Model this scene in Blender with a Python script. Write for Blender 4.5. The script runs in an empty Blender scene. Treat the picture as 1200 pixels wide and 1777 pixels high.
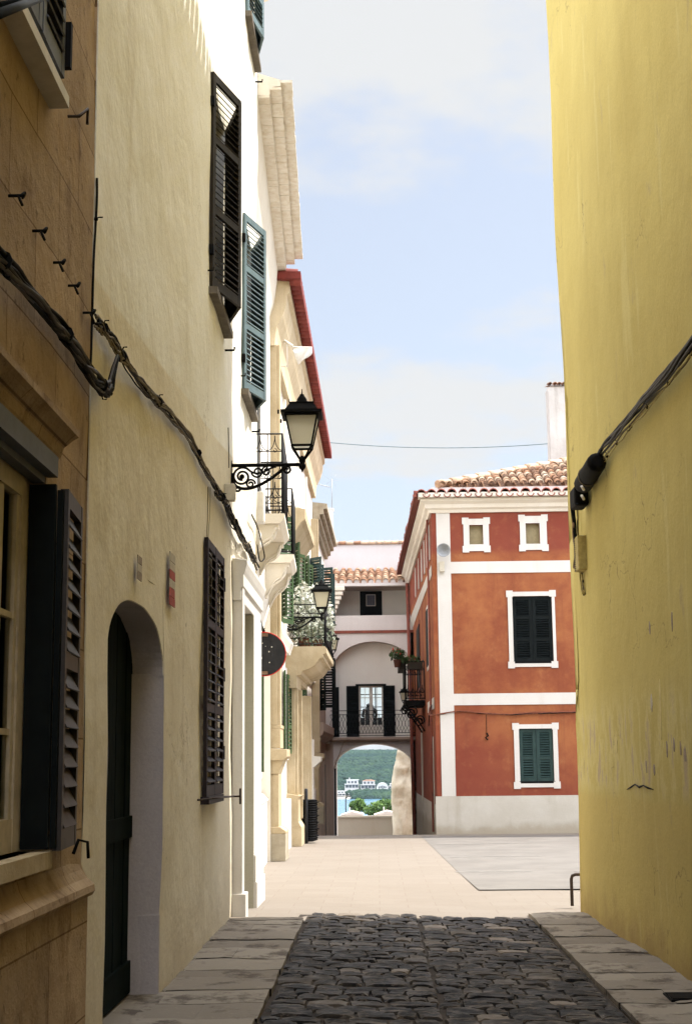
import bpy, math, random
from mathutils import Vector, Matrix, noise
R_ = random.Random(7)
scn = bpy.context.scene
COL = scn.collection
# ------------------------------------------------------------------ camera
F, CX, CY = 2500.0, 600.0, 888.5
CAMZ = 1.6
ROLL = math.radians(0.6)
yv = Vector(((655 - CX) / F, (CY - 1320) / F, -1)).normalized()
t_ = math.tan(ROLL)
cz = (431.5 + 55 * t_) / F
zv = Vector((-t_, 1, -cz)).normalized()
zv = (zv - yv * zv.dot(yv)).normalized()
xv = yv.cross(zv)
M3 = Matrix((xv, yv, zv))
cam_d = bpy.data.cameras.new('camera')
cam = bpy.data.objects.new('camera', cam_d)
COL.objects.link(cam)
cam.matrix_world = Matrix.Translation((0, 0, CAMZ)) @ M3.to_4x4()
cam_d.sensor_fit = 'VERTICAL'
cam_d.sensor_height = 36.0
cam_d.lens = 36.0 * F / 1777.0
cam_d.clip_start = 0.1
cam_d.clip_end = 6000
scn.camera = cam
# ------------------------------------------------------------------ world, sun, exposure
SUN_EL, SUN_AZ = math.radians(58), math.radians(17)      # azimuth measured from +X towards +Y
scn.view_settings.view_transform = 'Standard'
scn.view_settings.look = 'None'
scn.view_settings.gamma = 1.0
scn.view_settings.exposure = 1.94
world = bpy.data.worlds.new('World')
scn.world = world
world.use_nodes = True
def sky_world():
    nt = world.node_tree; nt.nodes.clear(); N = nt.nodes.new; L = nt.links.new
    out = N('ShaderNodeOutputWorld'); bg = N('ShaderNodeBackground'); bg.inputs[1].default_value = 0.06
    sky = N('ShaderNodeTexSky'); sky.sky_type = 'NISHITA'; sky.sun_disc = False
    sky.sun_elevation = SUN_EL; sky.sun_rotation = math.pi / 2 - SUN_AZ
    sky.air_density = 1.0; sky.dust_density = 2.0; sky.ozone_density = 1.0
    tc = N('ShaderNodeTexCoord'); sep = N('ShaderNodeSeparateXYZ'); L(tc.outputs['Generated'], sep.inputs[0])
    # soft summer cloud on a high flat layer: direction divided by its height
    add = N('ShaderNodeMath'); add.operation = 'ADD'; add.inputs[1].default_value = 0.13; L(sep.outputs['Z'], add.inputs[0])
    mx = N('ShaderNodeMath'); mx.operation = 'MAXIMUM'; mx.inputs[1].default_value = 0.03; L(add.outputs[0], mx.inputs[0])
    dx = N('ShaderNodeMath'); dx.operation = 'DIVIDE'; L(sep.outputs['X'], dx.inputs[0]); L(mx.outputs[0], dx.inputs[1])
    dy = N('ShaderNodeMath'); dy.operation = 'DIVIDE'; L(sep.outputs['Y'], dy.inputs[0]); L(mx.outputs[0], dy.inputs[1])
    cmb = N('ShaderNodeCombineXYZ'); L(dx.outputs[0], cmb.inputs[0]); L(dy.outputs[0], cmb.inputs[1])
    n1 = N('ShaderNodeTexNoise'); n1.inputs['Scale'].default_value = 2.6; n1.inputs['Detail'].default_value = 9; n1.inputs['Roughness'].default_value = 0.6
    L(cmb.outputs[0], n1.inputs['Vector'])
    # where the layer is thick: two banks seen down the street, thin between
    rmp = N('ShaderNodeValToRGB'); L(sep.outputs['Z'], rmp.inputs[0])
    cr = rmp.color_ramp
    PTS = [(0.0, .55), (.13, .36), (.19, .34), (.215, .70), (.25, .74), (.268, .46), (.32, .26), (.37, .30), (.415, .66), (.46, .78), (.8, .6)]
    pts = PTS
    cr.elements[0].position = pts[0][0]; cr.elements[0].color = (pts[0][1],) * 3 + (1,)
    cr.elements[1].position = pts[-1][0]; cr.elements[1].color = (pts[-1][1],) * 3 + (1,)
    for p, v in pts[1:-1]:
        e = cr.elements.new(p); e.color = (v, v, v, 1)
    nc = N('ShaderNodeMath'); nc.operation = 'MULTIPLY_ADD'; nc.inputs[1].default_value = 1.7; nc.inputs[2].default_value = -.35; L(n1.outputs['Fac'], nc.inputs[0])
    s = N('ShaderNodeMath'); s.operation = 'ADD'; L(nc.outputs[0], s.inputs[0]); L(rmp.outputs[0], s.inputs[1])
    mr = N('ShaderNodeMapRange'); mr.interpolation_type = 'SMOOTHSTEP'
    mr.inputs[1].default_value = 0.88; mr.inputs[2].default_value = 1.26; mr.inputs[3].default_value = 0.52; mr.inputs[4].default_value = 1.0
    L(s.outputs[0], mr.inputs[0])
    mix = N('ShaderNodeMix'); mix.data_type = 'RGBA'; 
    # added fill light: sky brightened out of view, overhead and behind the camera
    a_ = N('ShaderNodeMapRange'); a_.interpolation_type = 'SMOOTHSTEP'; a_.inputs[1].default_value = .49; a_.inputs[2].default_value = .66; L(sep.outputs['Z'], a_.inputs[0])
    b_ = N('ShaderNodeMapRange'); b_.interpolation_type = 'SMOOTHSTEP'; b_.inputs[1].default_value = .05; b_.inputs[2].default_value = -.35; L(sep.outputs['Y'], b_.inputs[0])
    m_ = N('ShaderNodeMath'); m_.operation = 'MAXIMUM'; L(a_.outputs[0], m_.inputs[0]); L(b_.outputs[0], m_.inputs[1])
    cc = N('ShaderNodeMix'); cc.data_type = 'RGBA'; cc.inputs['A'].default_value = (3.66, 3.72, 3.76, 1); cc.inputs['B'].default_value = (19.0, 19.6, 21.2, 1)
    L(m_.outputs[0], cc.inputs['Factor']); L(cc.outputs['Result'], mix.inputs['B'])
    L(mr.outputs[0], mix.inputs['Factor']); L(sky.outputs[0], mix.inputs['A'])
    L(mix.outputs['Result'], bg.inputs[0]); L(bg.outputs[0], out.inputs[0])
sky_world()
sun_d = bpy.data.lights.new('sun', 'SUN'); sun_d.energy = 2.05; sun_d.angle = math.radians(0.53); sun_d.color = (1, .955, .88)
sun = bpy.data.objects.new('sun', sun_d); COL.objects.link(sun)
sdir = Vector((math.cos(SUN_EL) * math.cos(SUN_AZ), math.cos(SUN_EL) * math.sin(SUN_AZ), math.sin(SUN_EL)))
sun.rotation_euler = sdir.to_track_quat('Z', 'Y').to_euler(); sun.location = sdir * 60
# ------------------------------------------------------------------ rays: photo point -> point on a real plane
def ray(u, v):
    c = Vector(((u - CX) / F, (CY - v) / F, -1)); return M3 @ c
def onX(u, v, X): r = ray(u, v); return r * (X / r.x) + Vector((0, 0, CAMZ))
def onY(u, v, Y): r = ray(u, v); return r * (Y / r.y) + Vector((0, 0, CAMZ))
def onZ(u, v, Z=0.0): r = ray(u, v); return r * ((Z - CAMZ) / r.z) + Vector((0, 0, CAMZ))
class Frame:
    """a facade: s runs along it, d out of it, z up"""
    def __init__(self, p, q, out):
        self.o = Vector((p[0], p[1], 0)); u = Vector((q[0] - p[0], q[1] - p[1], 0)); self.len = u.length; self.u = u.normalized()
        n = Vector((-self.u.y, self.u.x, 0)); self.n = n if n.dot(Vector((out[0], out[1], 0))) > 0 else -n
    def pt(self, s, d, z): return self.o + self.u * s + self.n * d + Vector((0, 0, z))
    def px(self, u, v, d=0.0):
        r = ray(u, v); c = Vector((0, 0, CAMZ)); o = self.o + self.n * d
        t = (o - c).dot(self.n) / r.dot(self.n); p = c + r * t
        return (p - self.o).dot(self.u), p.z
# ------------------------------------------------------------------ materials
def lin(r, g, b):
    f = lambda c: (c / 255 / 12.92) if c / 255 <= .04045 else ((c / 255 + .055) / 1.055) ** 2.4
    return (f(r), f(g), f(b), 1)
def C(r, g, b): return (r, g, b, 1)
class NT:
    def __init__(self, name):
        self.m = bpy.data.materials.new(name); self.m.use_nodes = True; self.t = self.m.node_tree
        self.b = self.t.nodes['Principled BSDF']
        self.tc = self.t.nodes.new('ShaderNodeTexCoord')
    def n(self, kind, **kw):
        x = self.t.nodes.new(kind)
        for k, v in kw.items(): setattr(x, k, v)
        return x
    def l(self, a, b): self.t.links.new(a, b)
    def noise(self, scale, detail=4, rough=.6, mul=(1, 1, 1), off=(0, 0, 0), dist=0.0):
        mp = self.n('ShaderNodeMapping'); mp.inputs['Scale'].default_value = mul; mp.inputs['Location'].default_value = off
        self.l(self.tc.outputs['Object'], mp.inputs[0])
        x = self.n('ShaderNodeTexNoise'); x.inputs['Scale'].default_value = scale; x.inputs['Detail'].default_value = detail
        x.inputs['Roughness'].default_value = rough; x.inputs['Distortion'].default_value = dist
        self.l(mp.outputs[0], x.inputs['Vector']); return x.outputs['Fac']
    def rng(self, v, a, b, c=0.0, d=1.0, smooth=True):
        x = self.n('ShaderNodeMapRange'); x.interpolation_type = 'SMOOTHSTEP' if smooth else 'LINEAR'
        for i, k in enumerate((a, b, c, d)): x.inputs[i + 1].default_value = k
        self.l(v, x.inputs[0]); return x.outputs[0]
    def math(self, op, a, b=None):
        x = self.n('ShaderNodeMath', operation=op)
        for i, k in enumerate((a, b)):
            if k is None: continue
            if isinstance(k, (int, float)): x.inputs[i].default_value = k
            else: self.l(k, x.inputs[i])
        return x.outputs[0]
    def mix(self, f, a, b, blend='MIX'):
        x = self.n('ShaderNodeMix', data_type='RGBA', blend_type=blend)
        for s, k in (('Factor', f), ('A', a), ('B', b)):
            if isinstance(k, (int, float)): x.inputs[s].default_value = k
            elif isinstance(k, tuple): x.inputs[s].default_value = k
            else: self.l(k, x.inputs[s])
        return x.outputs['Result']
    def crack(self, scale, width):
        nz = self.n('ShaderNodeTexNoise'); nz.inputs['Scale'].default_value = 2.5; nz.inputs['Detail'].default_value = 5; self.l(self.tc.outputs['Object'], nz.inputs['Vector'])
        mx = self.n('ShaderNodeMix', data_type='RGBA', blend_type='LINEAR_LIGHT'); mx.inputs['Factor'].default_value = .5; self.l(self.tc.outputs['Object'], mx.inputs['A']); self.l(nz.outputs['Color'], mx.inputs['B'])
        v = self.n('ShaderNodeTexVoronoi', feature='DISTANCE_TO_EDGE'); v.inputs['Scale'].default_value = scale; self.l(mx.outputs['Result'], v.inputs['Vector'])
        return self.rng(v.outputs['Distance'], width, width * .2)
    def tint(self):
        x = self.n('ShaderNodeAttribute', attribute_name='tint'); return x.outputs['Fac']
    def xyz(self):
        x = self.n('ShaderNodeSeparateXYZ'); self.l(self.tc.outputs['Object'], x.inputs[0]); return x.outputs
    def bump(self, h, strength=.3, dist=.01, prev=None):
        x = self.n('ShaderNodeBump'); x.inputs['Strength'].default_value = strength; x.inputs['Distance'].default_value = dist
        self.l(h, x.inputs['Height'])
        if prev is not None: self.l(prev, x.inputs['Normal'])
        return x.outputs[0]
    def done(self, col, rough=.8, normal=None, metal=0.0, spec=.3):
        if isinstance(col, tuple): self.b.inputs['Base Color'].default_value = col
        else: self.l(col, self.b.inputs['Base Color'])
        if isinstance(rough, (int, float)): self.b.inputs['Roughness'].default_value = rough
        else: self.l(rough, self.b.inputs['Roughness'])
        self.b.inputs['Metallic'].default_value = metal; self.b.inputs['Specular IOR Level'].default_value = spec
        if normal is not None: self.l(normal, self.b.inputs['Normal'])
        return self.m
def plaster(name, c1, c2, stain, big=.7, st=.45, bump=.5, lo=.35, hi=.68, fine=.06, foot=None):
    q = NT(name)
    col = q.mix(q.rng(q.noise(big, 6, .62), lo, hi), c1, c2)
    col = q.mix(q.math('MULTIPLY', q.rng(q.noise(1.6, 6, .65, (2.2, 2.2, .16)), .5, .78), st), col, stain)
    if foot: col = q.mix(q.math('MULTIPLY', q.rng(q.math('ADD', q.xyz()['Z'], q.math('MULTIPLY', q.noise(2.4, 6), .5)), foot + .25, foot), .7), col, stain)
    g = q.rng(q.noise(60, 3, .7), .3, .7, 1 - fine, 1 + fine)
    hs = q.n('ShaderNodeHueSaturation'); q.l(col, hs.inputs['Color']); q.l(g, hs.inputs['Value'])
    b = q.bump(q.noise(3.2, 5, .6), bump, .03)
    b = q.bump(q.noise(45, 4, .65), bump * .7, .006, b)
    return q.done(hs.outputs[0], .9, b, spec=.15)
def simple(name, c, rough=.6, var=.25, scale=6, metal=0.0, bump=0.0, spec=.3):
    q = NT(name)
    d = tuple(x * (1 - var) for x in c[:3]) + (1,)
    col = q.mix(q.rng(q.noise(scale, 5, .65), .35, .65), c, d)
    n = q.bump(q.noise(scale * 6, 3), bump, .005) if bump else None
    return q.done(col, rough, n, metal, spec)
M = {}
def pale_mat():
    q = NT('pale plaster')
    x = q.xyz()
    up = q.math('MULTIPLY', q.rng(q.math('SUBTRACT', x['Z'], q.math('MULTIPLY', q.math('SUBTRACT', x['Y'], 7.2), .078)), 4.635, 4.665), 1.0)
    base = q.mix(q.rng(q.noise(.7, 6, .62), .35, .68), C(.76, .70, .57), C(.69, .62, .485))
    upper_tone = q.mix(q.rng(q.noise(.6, 5, .6, off=(3, 1, 2)), .35, .7), C(.82, .80, .73), C(.78, .745, .655))
    col = q.mix(up, base, upper_tone)  # plaster tone is lighter above a gently rising line
    far = q.rng(x['Y'], 10.6, 14.0)                                  # whiter towards the far end
    col = q.mix(far, col, C(.80, .755, .68))
    col = q.mix(q.math('MULTIPLY', q.rng(q.noise(1.6, 6, .65, (2.0, 2.0, .14)), .52, .8), .42), col, C(.50, .42, .29))
    low = q.math('MULTIPLY', q.rng(q.math('ADD', x['Z'], q.noise(2.2, 5, .6)), 1.35, .55), .5)   # splash dirt along the foot
    col = q.mix(low, col, C(.42, .35, .24))
    crk = q.crack(.6, .005); col = q.mix(q.math('MULTIPLY', crk, q.math('MULTIPLY', q.rng(q.noise(.45, 3), .52, .62), .6)), col, C(.30, .25, .17))
    scf = q.math('MULTIPLY', q.rng(q.noise(5, 7, .7), .62, .68), q.rng(x['Z'], 2.2, .6)); col = q.mix(q.math('MULTIPLY', scf, .55), col, C(.40, .32, .21))
    g = q.rng(q.noise(60, 3, .7), .3, .7, .94, 1.06)
    hs = q.n('ShaderNodeHueSaturation'); q.l(col, hs.inputs['Color']); q.l(g, hs.inputs['Value'])
    b = q.bump(q.noise(1.9, 4, .55), .7, .05); b = q.bump(q.noise(30, 4, .6), .35, .006, b)
    return q.done(hs.outputs[0], .92, b, spec=.12)
def brown_mat():
    q = NT('brown sandstone')
    br = q.n('ShaderNodeTexBrick'); br.offset = .5
    mp = q.n('ShaderNodeMapping'); sx = q.n('ShaderNodeSeparateXYZ'); cb = q.n('ShaderNodeCombineXYZ')
    q.l(q.tc.outputs['Object'], sx.inputs[0]); q.l(sx.outputs['Y'], cb.inputs[0]); q.l(sx.outputs['Z'], cb.inputs[1])
    q.l(cb.outputs[0], br.inputs['Vector'])
    br.inputs['Scale'].default_value = 1.0; br.inputs['Brick Width'].default_value = .82; br.inputs['Row Height'].default_value = .43
    br.inputs['Mortar Size'].default_value = .006; br.inputs['Mortar Smooth'].default_value = .6
    br.inputs['Color1'].default_value = C(1, 1, 1); br.inputs['Color2'].default_value = C(.8, .8, .8); br.inputs['Mortar'].default_value = C(.4, .34, .28)
    col = q.mix(q.rng(q.noise(1.1, 7, .66), .35, .68), C(.48, .35, .215), C(.34, .235, .135))
    col = q.mix(q.math('MULTIPLY', q.rng(q.noise(2.4, 7, .7, (1.2, 1.2, .7)), .5, .68), .75), col, C(.19, .115, .058))
    col = q.mix(q.math('MULTIPLY', q.rng(q.noise(11, 7, .74, (1, 1, .8)), .58, .66), .6), col, C(.10, .06, .035))
    col = q.mix(q.math('MULTIPLY', q.rng(q.noise(1.4, 6, .66, (1, 1, .7), (5, 1, 7)), .52, .68), .5), col, C(.46, .30, .14))
    col = q.mix(1.0, col, br.outputs['Color'], 'MULTIPLY')
    b = q.bump(br.outputs['Fac'], -.5, .015); b = q.bump(q.noise(6, 7, .7), .75, .03, b); b = q.bump(q.noise(50, 4, .7), .4, .006, b)
    return q.done(col, .9, b, spec=.15)
def red_mat():
    q = NT('rust red limewash')
    x = q.xyz()
    f = q.rng(q.noise(.75, 9, .7, dist=.15), .36, .64)
    col = q.mix(f, C(.33, .122, .050), C(.225, .064, .032))
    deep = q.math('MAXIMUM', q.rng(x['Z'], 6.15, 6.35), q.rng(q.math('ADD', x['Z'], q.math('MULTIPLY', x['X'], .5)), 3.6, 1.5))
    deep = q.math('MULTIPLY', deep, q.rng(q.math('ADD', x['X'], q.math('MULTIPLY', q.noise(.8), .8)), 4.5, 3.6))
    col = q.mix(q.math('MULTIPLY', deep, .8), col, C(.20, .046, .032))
    col = q.mix(q.math('MULTIPLY', q.rng(q.noise(3.5, 6, .65), .52, .75), .35), col, C(.41, .19, .085))
    col = q.mix(q.math('MULTIPLY', q.rng(q.noise(1.8, 6, .68, (2.6, 2.6, .13)), .52, .74), .4), col, C(.17, .048, .03))
    b = q.bump(q.noise(30, 4), .3, .006)
    return q.done(col, .9, b, spec=.12)
def yellow_mat():
    q = NT('yellow plaster')
    x = q.xyz()
    col = q.mix(q.rng(q.noise(.6, 6, .6), .35, .68), C(.57, .47, .165), C(.51, .41, .135))
    col = q.mix(q.math('MULTIPLY', q.rng(q.noise(1.5, 6, .65, (2.2, 2.2, .15)), .5, .8), .5), col, C(.44, .345, .11))
    low = q.rng(q.math('ADD', x['Z'], q.math('MULTIPLY', q.noise(3, 5), .12)), 1.36, 1.28)      # repainted dado
    col = q.mix(q.math('MULTIPLY', low, .75), col, C(.54, .42, .14))
    col = q.mix(q.math('MULTIPLY', q.rng(q.noise(1.3, 6, .62, (2.4, 2.4, .35), (9, 2, 4)), .60, .66), .25), col, C(.66, .60, .30))
    col = q.mix(q.math('MULTIPLY', q.rng(q.noise(1.8, 7, .66, (1.6, 1.6, .8), (2, 7, 1)), .62, .70), .5), col, C(.40, .31, .17))
    scr = q.math('MULTIPLY', q.rng(q.noise(4.5, 7, .66, (1, 1, .42), (3.3, 0, 0)), .54, .59), q.math('MULTIPLY', q.rng(x['Z'], 1.25, 1.45), q.rng(x['Z'], 2.15, 1.8)))
    zone = q.math('MULTIPLY', q.rng(x['Z'], 1.2, 1.4), q.rng(x['Z'], 2.3, 1.9)); halo = q.math('MULTIPLY', q.rng(q.noise(4.5, 7, .66, (1, 1, .42), (3.3, 0, 0)), .46, .50), zone)
    col = q.mix(q.math('MULTIPLY', halo, .45), col, C(.66, .58, .28))
    col = q.mix(q.math('MULTIPLY', scr, .75), col, C(.44, .34, .24))
    foot = q.rng(q.math('ADD', x['Z'], q.math('MULTIPLY', q.noise(2.5, 6), .8)), .9, .3)
    col = q.mix(q.math('MULTIPLY', foot, .85), col, C(.33, .225, .085))
    crk = q.crack(.55, .006); col = q.mix(q.math('MULTIPLY', crk, q.math('MULTIPLY', q.rng(q.noise(.5, 3), .5, .6), .7)), col, C(.22, .16, .07))
    g = q.rng(q.noise(60, 3, .7), .3, .7, .94, 1.06)
    hs = q.n('ShaderNodeHueSaturation'); q.l(col, hs.inputs['Color']); q.l(g, hs.inputs['Value'])
    b = q.bump(q.noise(2.2, 5, .6), .5, .03); b = q.bump(q.noise(45, 4, .65), .35, .006, b)
    return q.done(hs.outputs[0], .9, b, spec=.15)
def tinted(name, cs, rough=.8, bumpscale=20, bump=.4, dirt=None, spec=.3):
    q = NT(name); t = q.tint()
    rp = q.n('ShaderNodeValToRGB'); q.l(t, rp.inputs[0]); cr = rp.color_ramp
    cr.elements[0].color = cs[0]; cr.elements[1].color = cs[-1]
    for i, c in enumerate(cs[1:-1]): cr.elements.new((i + 1) / (len(cs) - 1)).color = c
    col = q.mix(q.rng(q.noise(9, 5, .65), .35, .7), rp.outputs[0], q.mix(.5, rp.outputs[0], dirt or C(.05, .04, .03)))
    b = q.bump(q.noise(bumpscale, 5, .65), bump, .01)
    return q.done(col, rough, b, spec=spec)
def cobble_mat():
    q = NT('dark cobble'); t = q.tint()
    rp = q.n('ShaderNodeValToRGB'); q.l(t, rp.inputs[0]); cr = rp.color_ramp
    cr.elements[0].color = C(.0045, .0046, .0055); cr.elements[1].color = C(.20, .165, .13)
    cr.elements.new(.62).color = C(.008, .0079, .0088); cr.elements.new(.76).color = C(.019, .0165, .0145); cr.elements.new(.90).color = C(.07, .058, .046)
    w = q.math('MULTIPLY', q.rng(q.noise(10, 7, .74, (.7, 2.4, 1)), .54, .62), .75)
    col = q.mix(w, rp.outputs[0], C(.15, .12, .093))
    col = q.mix(q.math('MULTIPLY', q.rng(q.noise(4, 5, .6), .5, .75), .45), col, C(.022, .017, .013))
    geo = q.n('ShaderNodeNewGeometry'); ed = q.math('MULTIPLY', q.rng(geo.outputs['Pointiness'], .52, .60), q.rng(q.noise(5, 5, .65), .42, .6)); col = q.mix(q.math('MULTIPLY', ed, .6), col, C(.16, .13, .10))
    b = q.bump(q.noise(26, 6, .7), .6, .012)
    return q.done(col, q.rng(q.noise(7, 4), .3, .7, .55, .85), b, spec=.2)
def slab_mat():
    q = NT('worn pavement slab'); t = q.tint()
    c = q.mix(t, C(.26, .225, .178), C(.17, .142, .11))
    dk = q.math('MULTIPLY', q.rng(q.noise(2.6, 7, .7, (1.2, 1, 1)), .50, .64), .85)
    c = q.mix(dk, c, C(.06, .042, .03))
    c = q.mix(q.math('MULTIPLY', q.rng(q.noise(22, 5, .7), .55, .75), .4), c, C(.38, .33, .25))
    b = q.bump(q.noise(6, 6, .65), .5, .02); b = q.bump(q.noise(40, 5, .7), .4, .008, b)
    return q.done(c, .82, b, spec=.25)
def paving_mat():
    q = NT('cream paving'); br = q.n('ShaderNodeTexBrick'); br.offset = .5
    q.l(q.tc.outputs['Object'], br.inputs['Vector'])
    br.inputs['Scale'].default_value = 1.0; br.inputs['Brick Width'].default_value = .62; br.inputs['Row Height'].default_value = .42
    br.inputs['Mortar Size'].default_value = .006; br.inputs['Mortar Smooth'].default_value = .3; br.inputs['Bias'].default_value = -.2
    br.inputs['Color1'].default_value = C(.212, .183, .152); br.inputs['Color2'].default_value = C(.196, .167, .137); br.inputs['Mortar'].default_value = C(.18, .145, .115)
    col = q.mix(q.math('MULTIPLY', q.rng(q.noise(1.3, 6, .65), .45, .75), .5), br.outputs['Color'], C(.18, .148, .118))
    col = q.mix(q.math('MULTIPLY', q.rng(q.noise(14, 5, .7), .57, .72), .5), col, C(.13, .105, .08))
    b = q.bump(br.outputs['Fac'], -.3, .008); b = q.bump(q.noise(25, 5), .3, .006, b)
    return q.done(col, .85, b, spec=.2)
def wood_mat():
    q = NT('far woodland'); x = q.tint()
    c = q.mix(q.rng(q.noise(.06, 6, .65), .35, .65), C(.012, .030, .016), C(.034, .062, .026))
    c = q.mix(q.rng(q.noise(.012, 4), .4, .62), c, C(.010, .027, .016))
    b = q.bump(q.noise(.12, 5), .8, 3.0)
    return q.done(c, .95, b, spec=.05)
def water_mat():
    q = NT('harbour water')
    b = q.bump(q.noise(.35, 4, .6, (1, 2.5, 1)), .5, .3)
    return q.done(q.mix(q.rng(q.noise(.02, 4, .6, (1, 3, 1)), .35, .65), C(.045, .13, .20), C(.075, .18, .25)), .22, b, spec=.5)
def glass_mat():
    m = bpy.data.materials.new('window glass'); m.use_nodes = True; t = m.node_tree; t.nodes.clear()
    o = t.nodes.new('ShaderNodeOutputMaterial'); a = t.nodes.new('ShaderNodeBsdfTransparent'); g = t.nodes.new('ShaderNodeBsdfGlossy')
    a.inputs[0].default_value = C(.93, .96, .96); g.inputs['Roughness'].default_value = .03
    f = t.nodes.new('ShaderNodeFresnel'); f.inputs[0].default_value = 1.18; mx = t.nodes.new('ShaderNodeMixShader')
    t.links.new(f.outputs[0], mx.inputs[0]); t.links.new(a.outputs[0], mx.inputs[1]); t.links.new(g.outputs[0], mx.inputs[2]); t.links.new(mx.outputs[0], o.inputs[0])
    return m
def frosted_mat():
    q = NT('frosted lantern pane')
    q.b.inputs['Subsurface Weight'].default_value = 0.0
    q.b.inputs['Transmission Weight'].default_value = .55
    return q.done(C(.72, .66, .48), .6, spec=.4)
def leaf_mat(name, a, b, c=None):
    q = NT(name); t = q.tint(); rp = q.n('ShaderNodeValToRGB'); q.l(t, rp.inputs[0])
    rp.color_ramp.elements[0].color = a; rp.color_ramp.elements[1].color = b
    if c: rp.color_ramp.elements.new(.5).color = c
    q.b.inputs['Transmission Weight'].default_value = 0.0
    return q.done(rp.outputs[0], .6, spec=.25)
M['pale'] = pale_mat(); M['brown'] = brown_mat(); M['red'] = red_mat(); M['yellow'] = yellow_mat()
M['white'] = plaster('white limewash', C(.80, .76, .69), C(.74, .69, .61), C(.62, .55, .45), st=.3, bump=.25, fine=.03)
M['trim'] = plaster('white painted trim', C(.635, .61, .575), C(.585, .555, .515), C(.46, .40, .33), st=.35, bump=.15, fine=.03)
M['plinth'] = plaster('greyed limewash', C(.52, .49, .435), C(.47, .435, .375), C(.30, .25, .18), big=1.2, st=.45, bump=.3, foot=.28)
M['cream'] = plaster('cream limewash', C(.77, .72, .635), C(.72, .66, .56), C(.6, .51, .39), st=.3, bump=.2, fine=.03)
M['ochre'] = plaster('ochre sandstone', C(.49, .40, .265), C(.41, .325, .20), C(.27, .205, .115), big=2.2, st=.5, bump=.5)
M['greystone'] = plaster('weathered grey stone', C(.42, .37, .28), C(.30, .26, .19), C(.2, .16, .1), big=2.5, st=.6, bump=.6)
M['pinkwhite'] = plaster('pinkish limewash', C(.68, .635, .61), C(.635, .585, .56), C(.52, .46, .42), st=.25, bump=.15, fine=.03)
M['greywall'] = plaster('dull grey limewash', C(.78, .76, .70), C(.73, .70, .64), C(.6, .55, .48), st=.3, bump=.25)
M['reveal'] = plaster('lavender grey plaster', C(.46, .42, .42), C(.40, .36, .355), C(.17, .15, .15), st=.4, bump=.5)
M['rock'] = plaster('rubble limestone', C(.66, .59, .46), C(.52, .44, .31), C(.30, .22, .12), big=2.6, st=.8, bump=1.2)
M['dkpink'] = plaster('shaded pink plaster', C(.42, .33, .27), C(.35, .265, .21), C(.24, .17, .13), st=.4, bump=.3)
M['dirt'] = simple('joint dirt', C(.042, .030, .021), .95, .4, 8, bump=.6)
M['cobble'] = cobble_mat(); M['slab'] = slab_mat(); M['paving'] = paving_mat()
M['asphalt'] = simple('pale asphalt', C(.170, .156, .140), .9, .18, 1.2, bump=.4)
M['worn'] = simple('worn white road paint', C(.24, .225, .205), .85, .25, 8)
M['tile'] = tinted('terracotta tile', [C(.17, .10, .065), C(.42, .22, .125), C(.55, .40, .27), C(.62, .50, .38)], .85, 18, .4, C(.10, .075, .055))
M['redtile'] = tinted('red painted tile', [C(.17, .032, .028), C(.22, .042, .035), C(.25, .055, .042)], .8, 18, .3, C(.12, .03, .025))
M['browntile'] = tinted('brown red eaves tile', [C(.20, .055, .04), C(.27, .08, .055), C(.30, .11, .075)], .85, 18, .3, C(.12, .05, .04))
M['creamtile'] = tinted('cream washed tile', [C(.74, .69, .61), C(.78, .735, .66), C(.81, .77, .70)], .85, 18, .3, C(.55, .44, .3))
M['black'] = simple('black iron', C(.005, .0047, .0047), .75, .3, 20, bump=.2, spec=.1)
M['rail'] = simple('black painted railing', C(.012, .0115, .012), .6, .3, 15, spec=.15)
M['dkgreen'] = simple('dark green paint', C(.006, .012, .010), .6, .3, 9, bump=.15, spec=.12)
M['blackgreen'] = simple('very dark shutter paint', C(.0055, .008, .008), .65, .3, 9, bump=.15, spec=.1)
M['green'] = simple('leaf green shutter paint', C(.05, .088, .034), .6, .3, 6, bump=.15, spec=.2)
M['teal'] = simple('teal green shutter paint', C(.026, .052, .048), .6, .25, 6, bump=.15, spec=.2)
M['bluegrey'] = simple('faded blue shutter paint', C(.115, .17, .185), .6, .25, 7, bump=.15)
M['slate'] = simple('slate blue grey paint', C(.10, .11, .14), .6, .25, 7, bump=.1)
M['brownsh'] = simple('weathered brown shutter paint', C(.034, .027, .019), .65, .3, 7, bump=.2, spec=.15)
M['greysh'] = simple('charcoal shutter paint', C(.050, .042, .038), .55, .25, 12, bump=.1, spec=.2)
M['plumsh'] = simple('plum black shutter paint', C(.024, .017, .018), .6, .25, 12, bump=.1, spec=.15)
M['plank'] = simple('dark bottle green planks', C(.005, .0105, .0095), .85, .3, 5, bump=.2, spec=.04)
M['sillwood'] = simple('grey weathered sill', C(.16, .135, .105), .8, .3, 12, bump=.3)
M['framewood'] = simple('tan window wood', C(.52, .44, .32), .55, .25, 9, bump=.1)
M['whitewood'] = simple('off white window wood', C(.60, .56, .50), .6, .15, 9)
M['dark'] = simple('dark room', C(.012, .011, .01), .95, .2, 3)
M['blind'] = simple('beige blind', C(.30, .25, .14), .85, .15, 14)
M['cable'] = simple('black cable sheath', C(.007, .0065, .006), .75, .4, 30, spec=.12)
M['greycable'] = simple('grey cable sheath', C(.06, .05, .042), .65, .3, 30, spec=.2)
M['tancable'] = simple('painted over cable', C(.24, .195, .125), .75, .3, 30)
M['yelcable'] = simple('yellow painted conduit', C(.48, .38, .13), .7, .25, 20)
M['redcable'] = simple('red painted cable', C(.20, .06, .03), .7, .3, 20)
M['box'] = simple('cream plastic box', C(.58, .53, .43), .6, .12, 20)
M['whitebox'] = simple('white plastic housing', C(.74, .71, .66), .55, .08, 15)
M['glass'] = glass_mat(); M['frost'] = frosted_mat()
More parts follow.
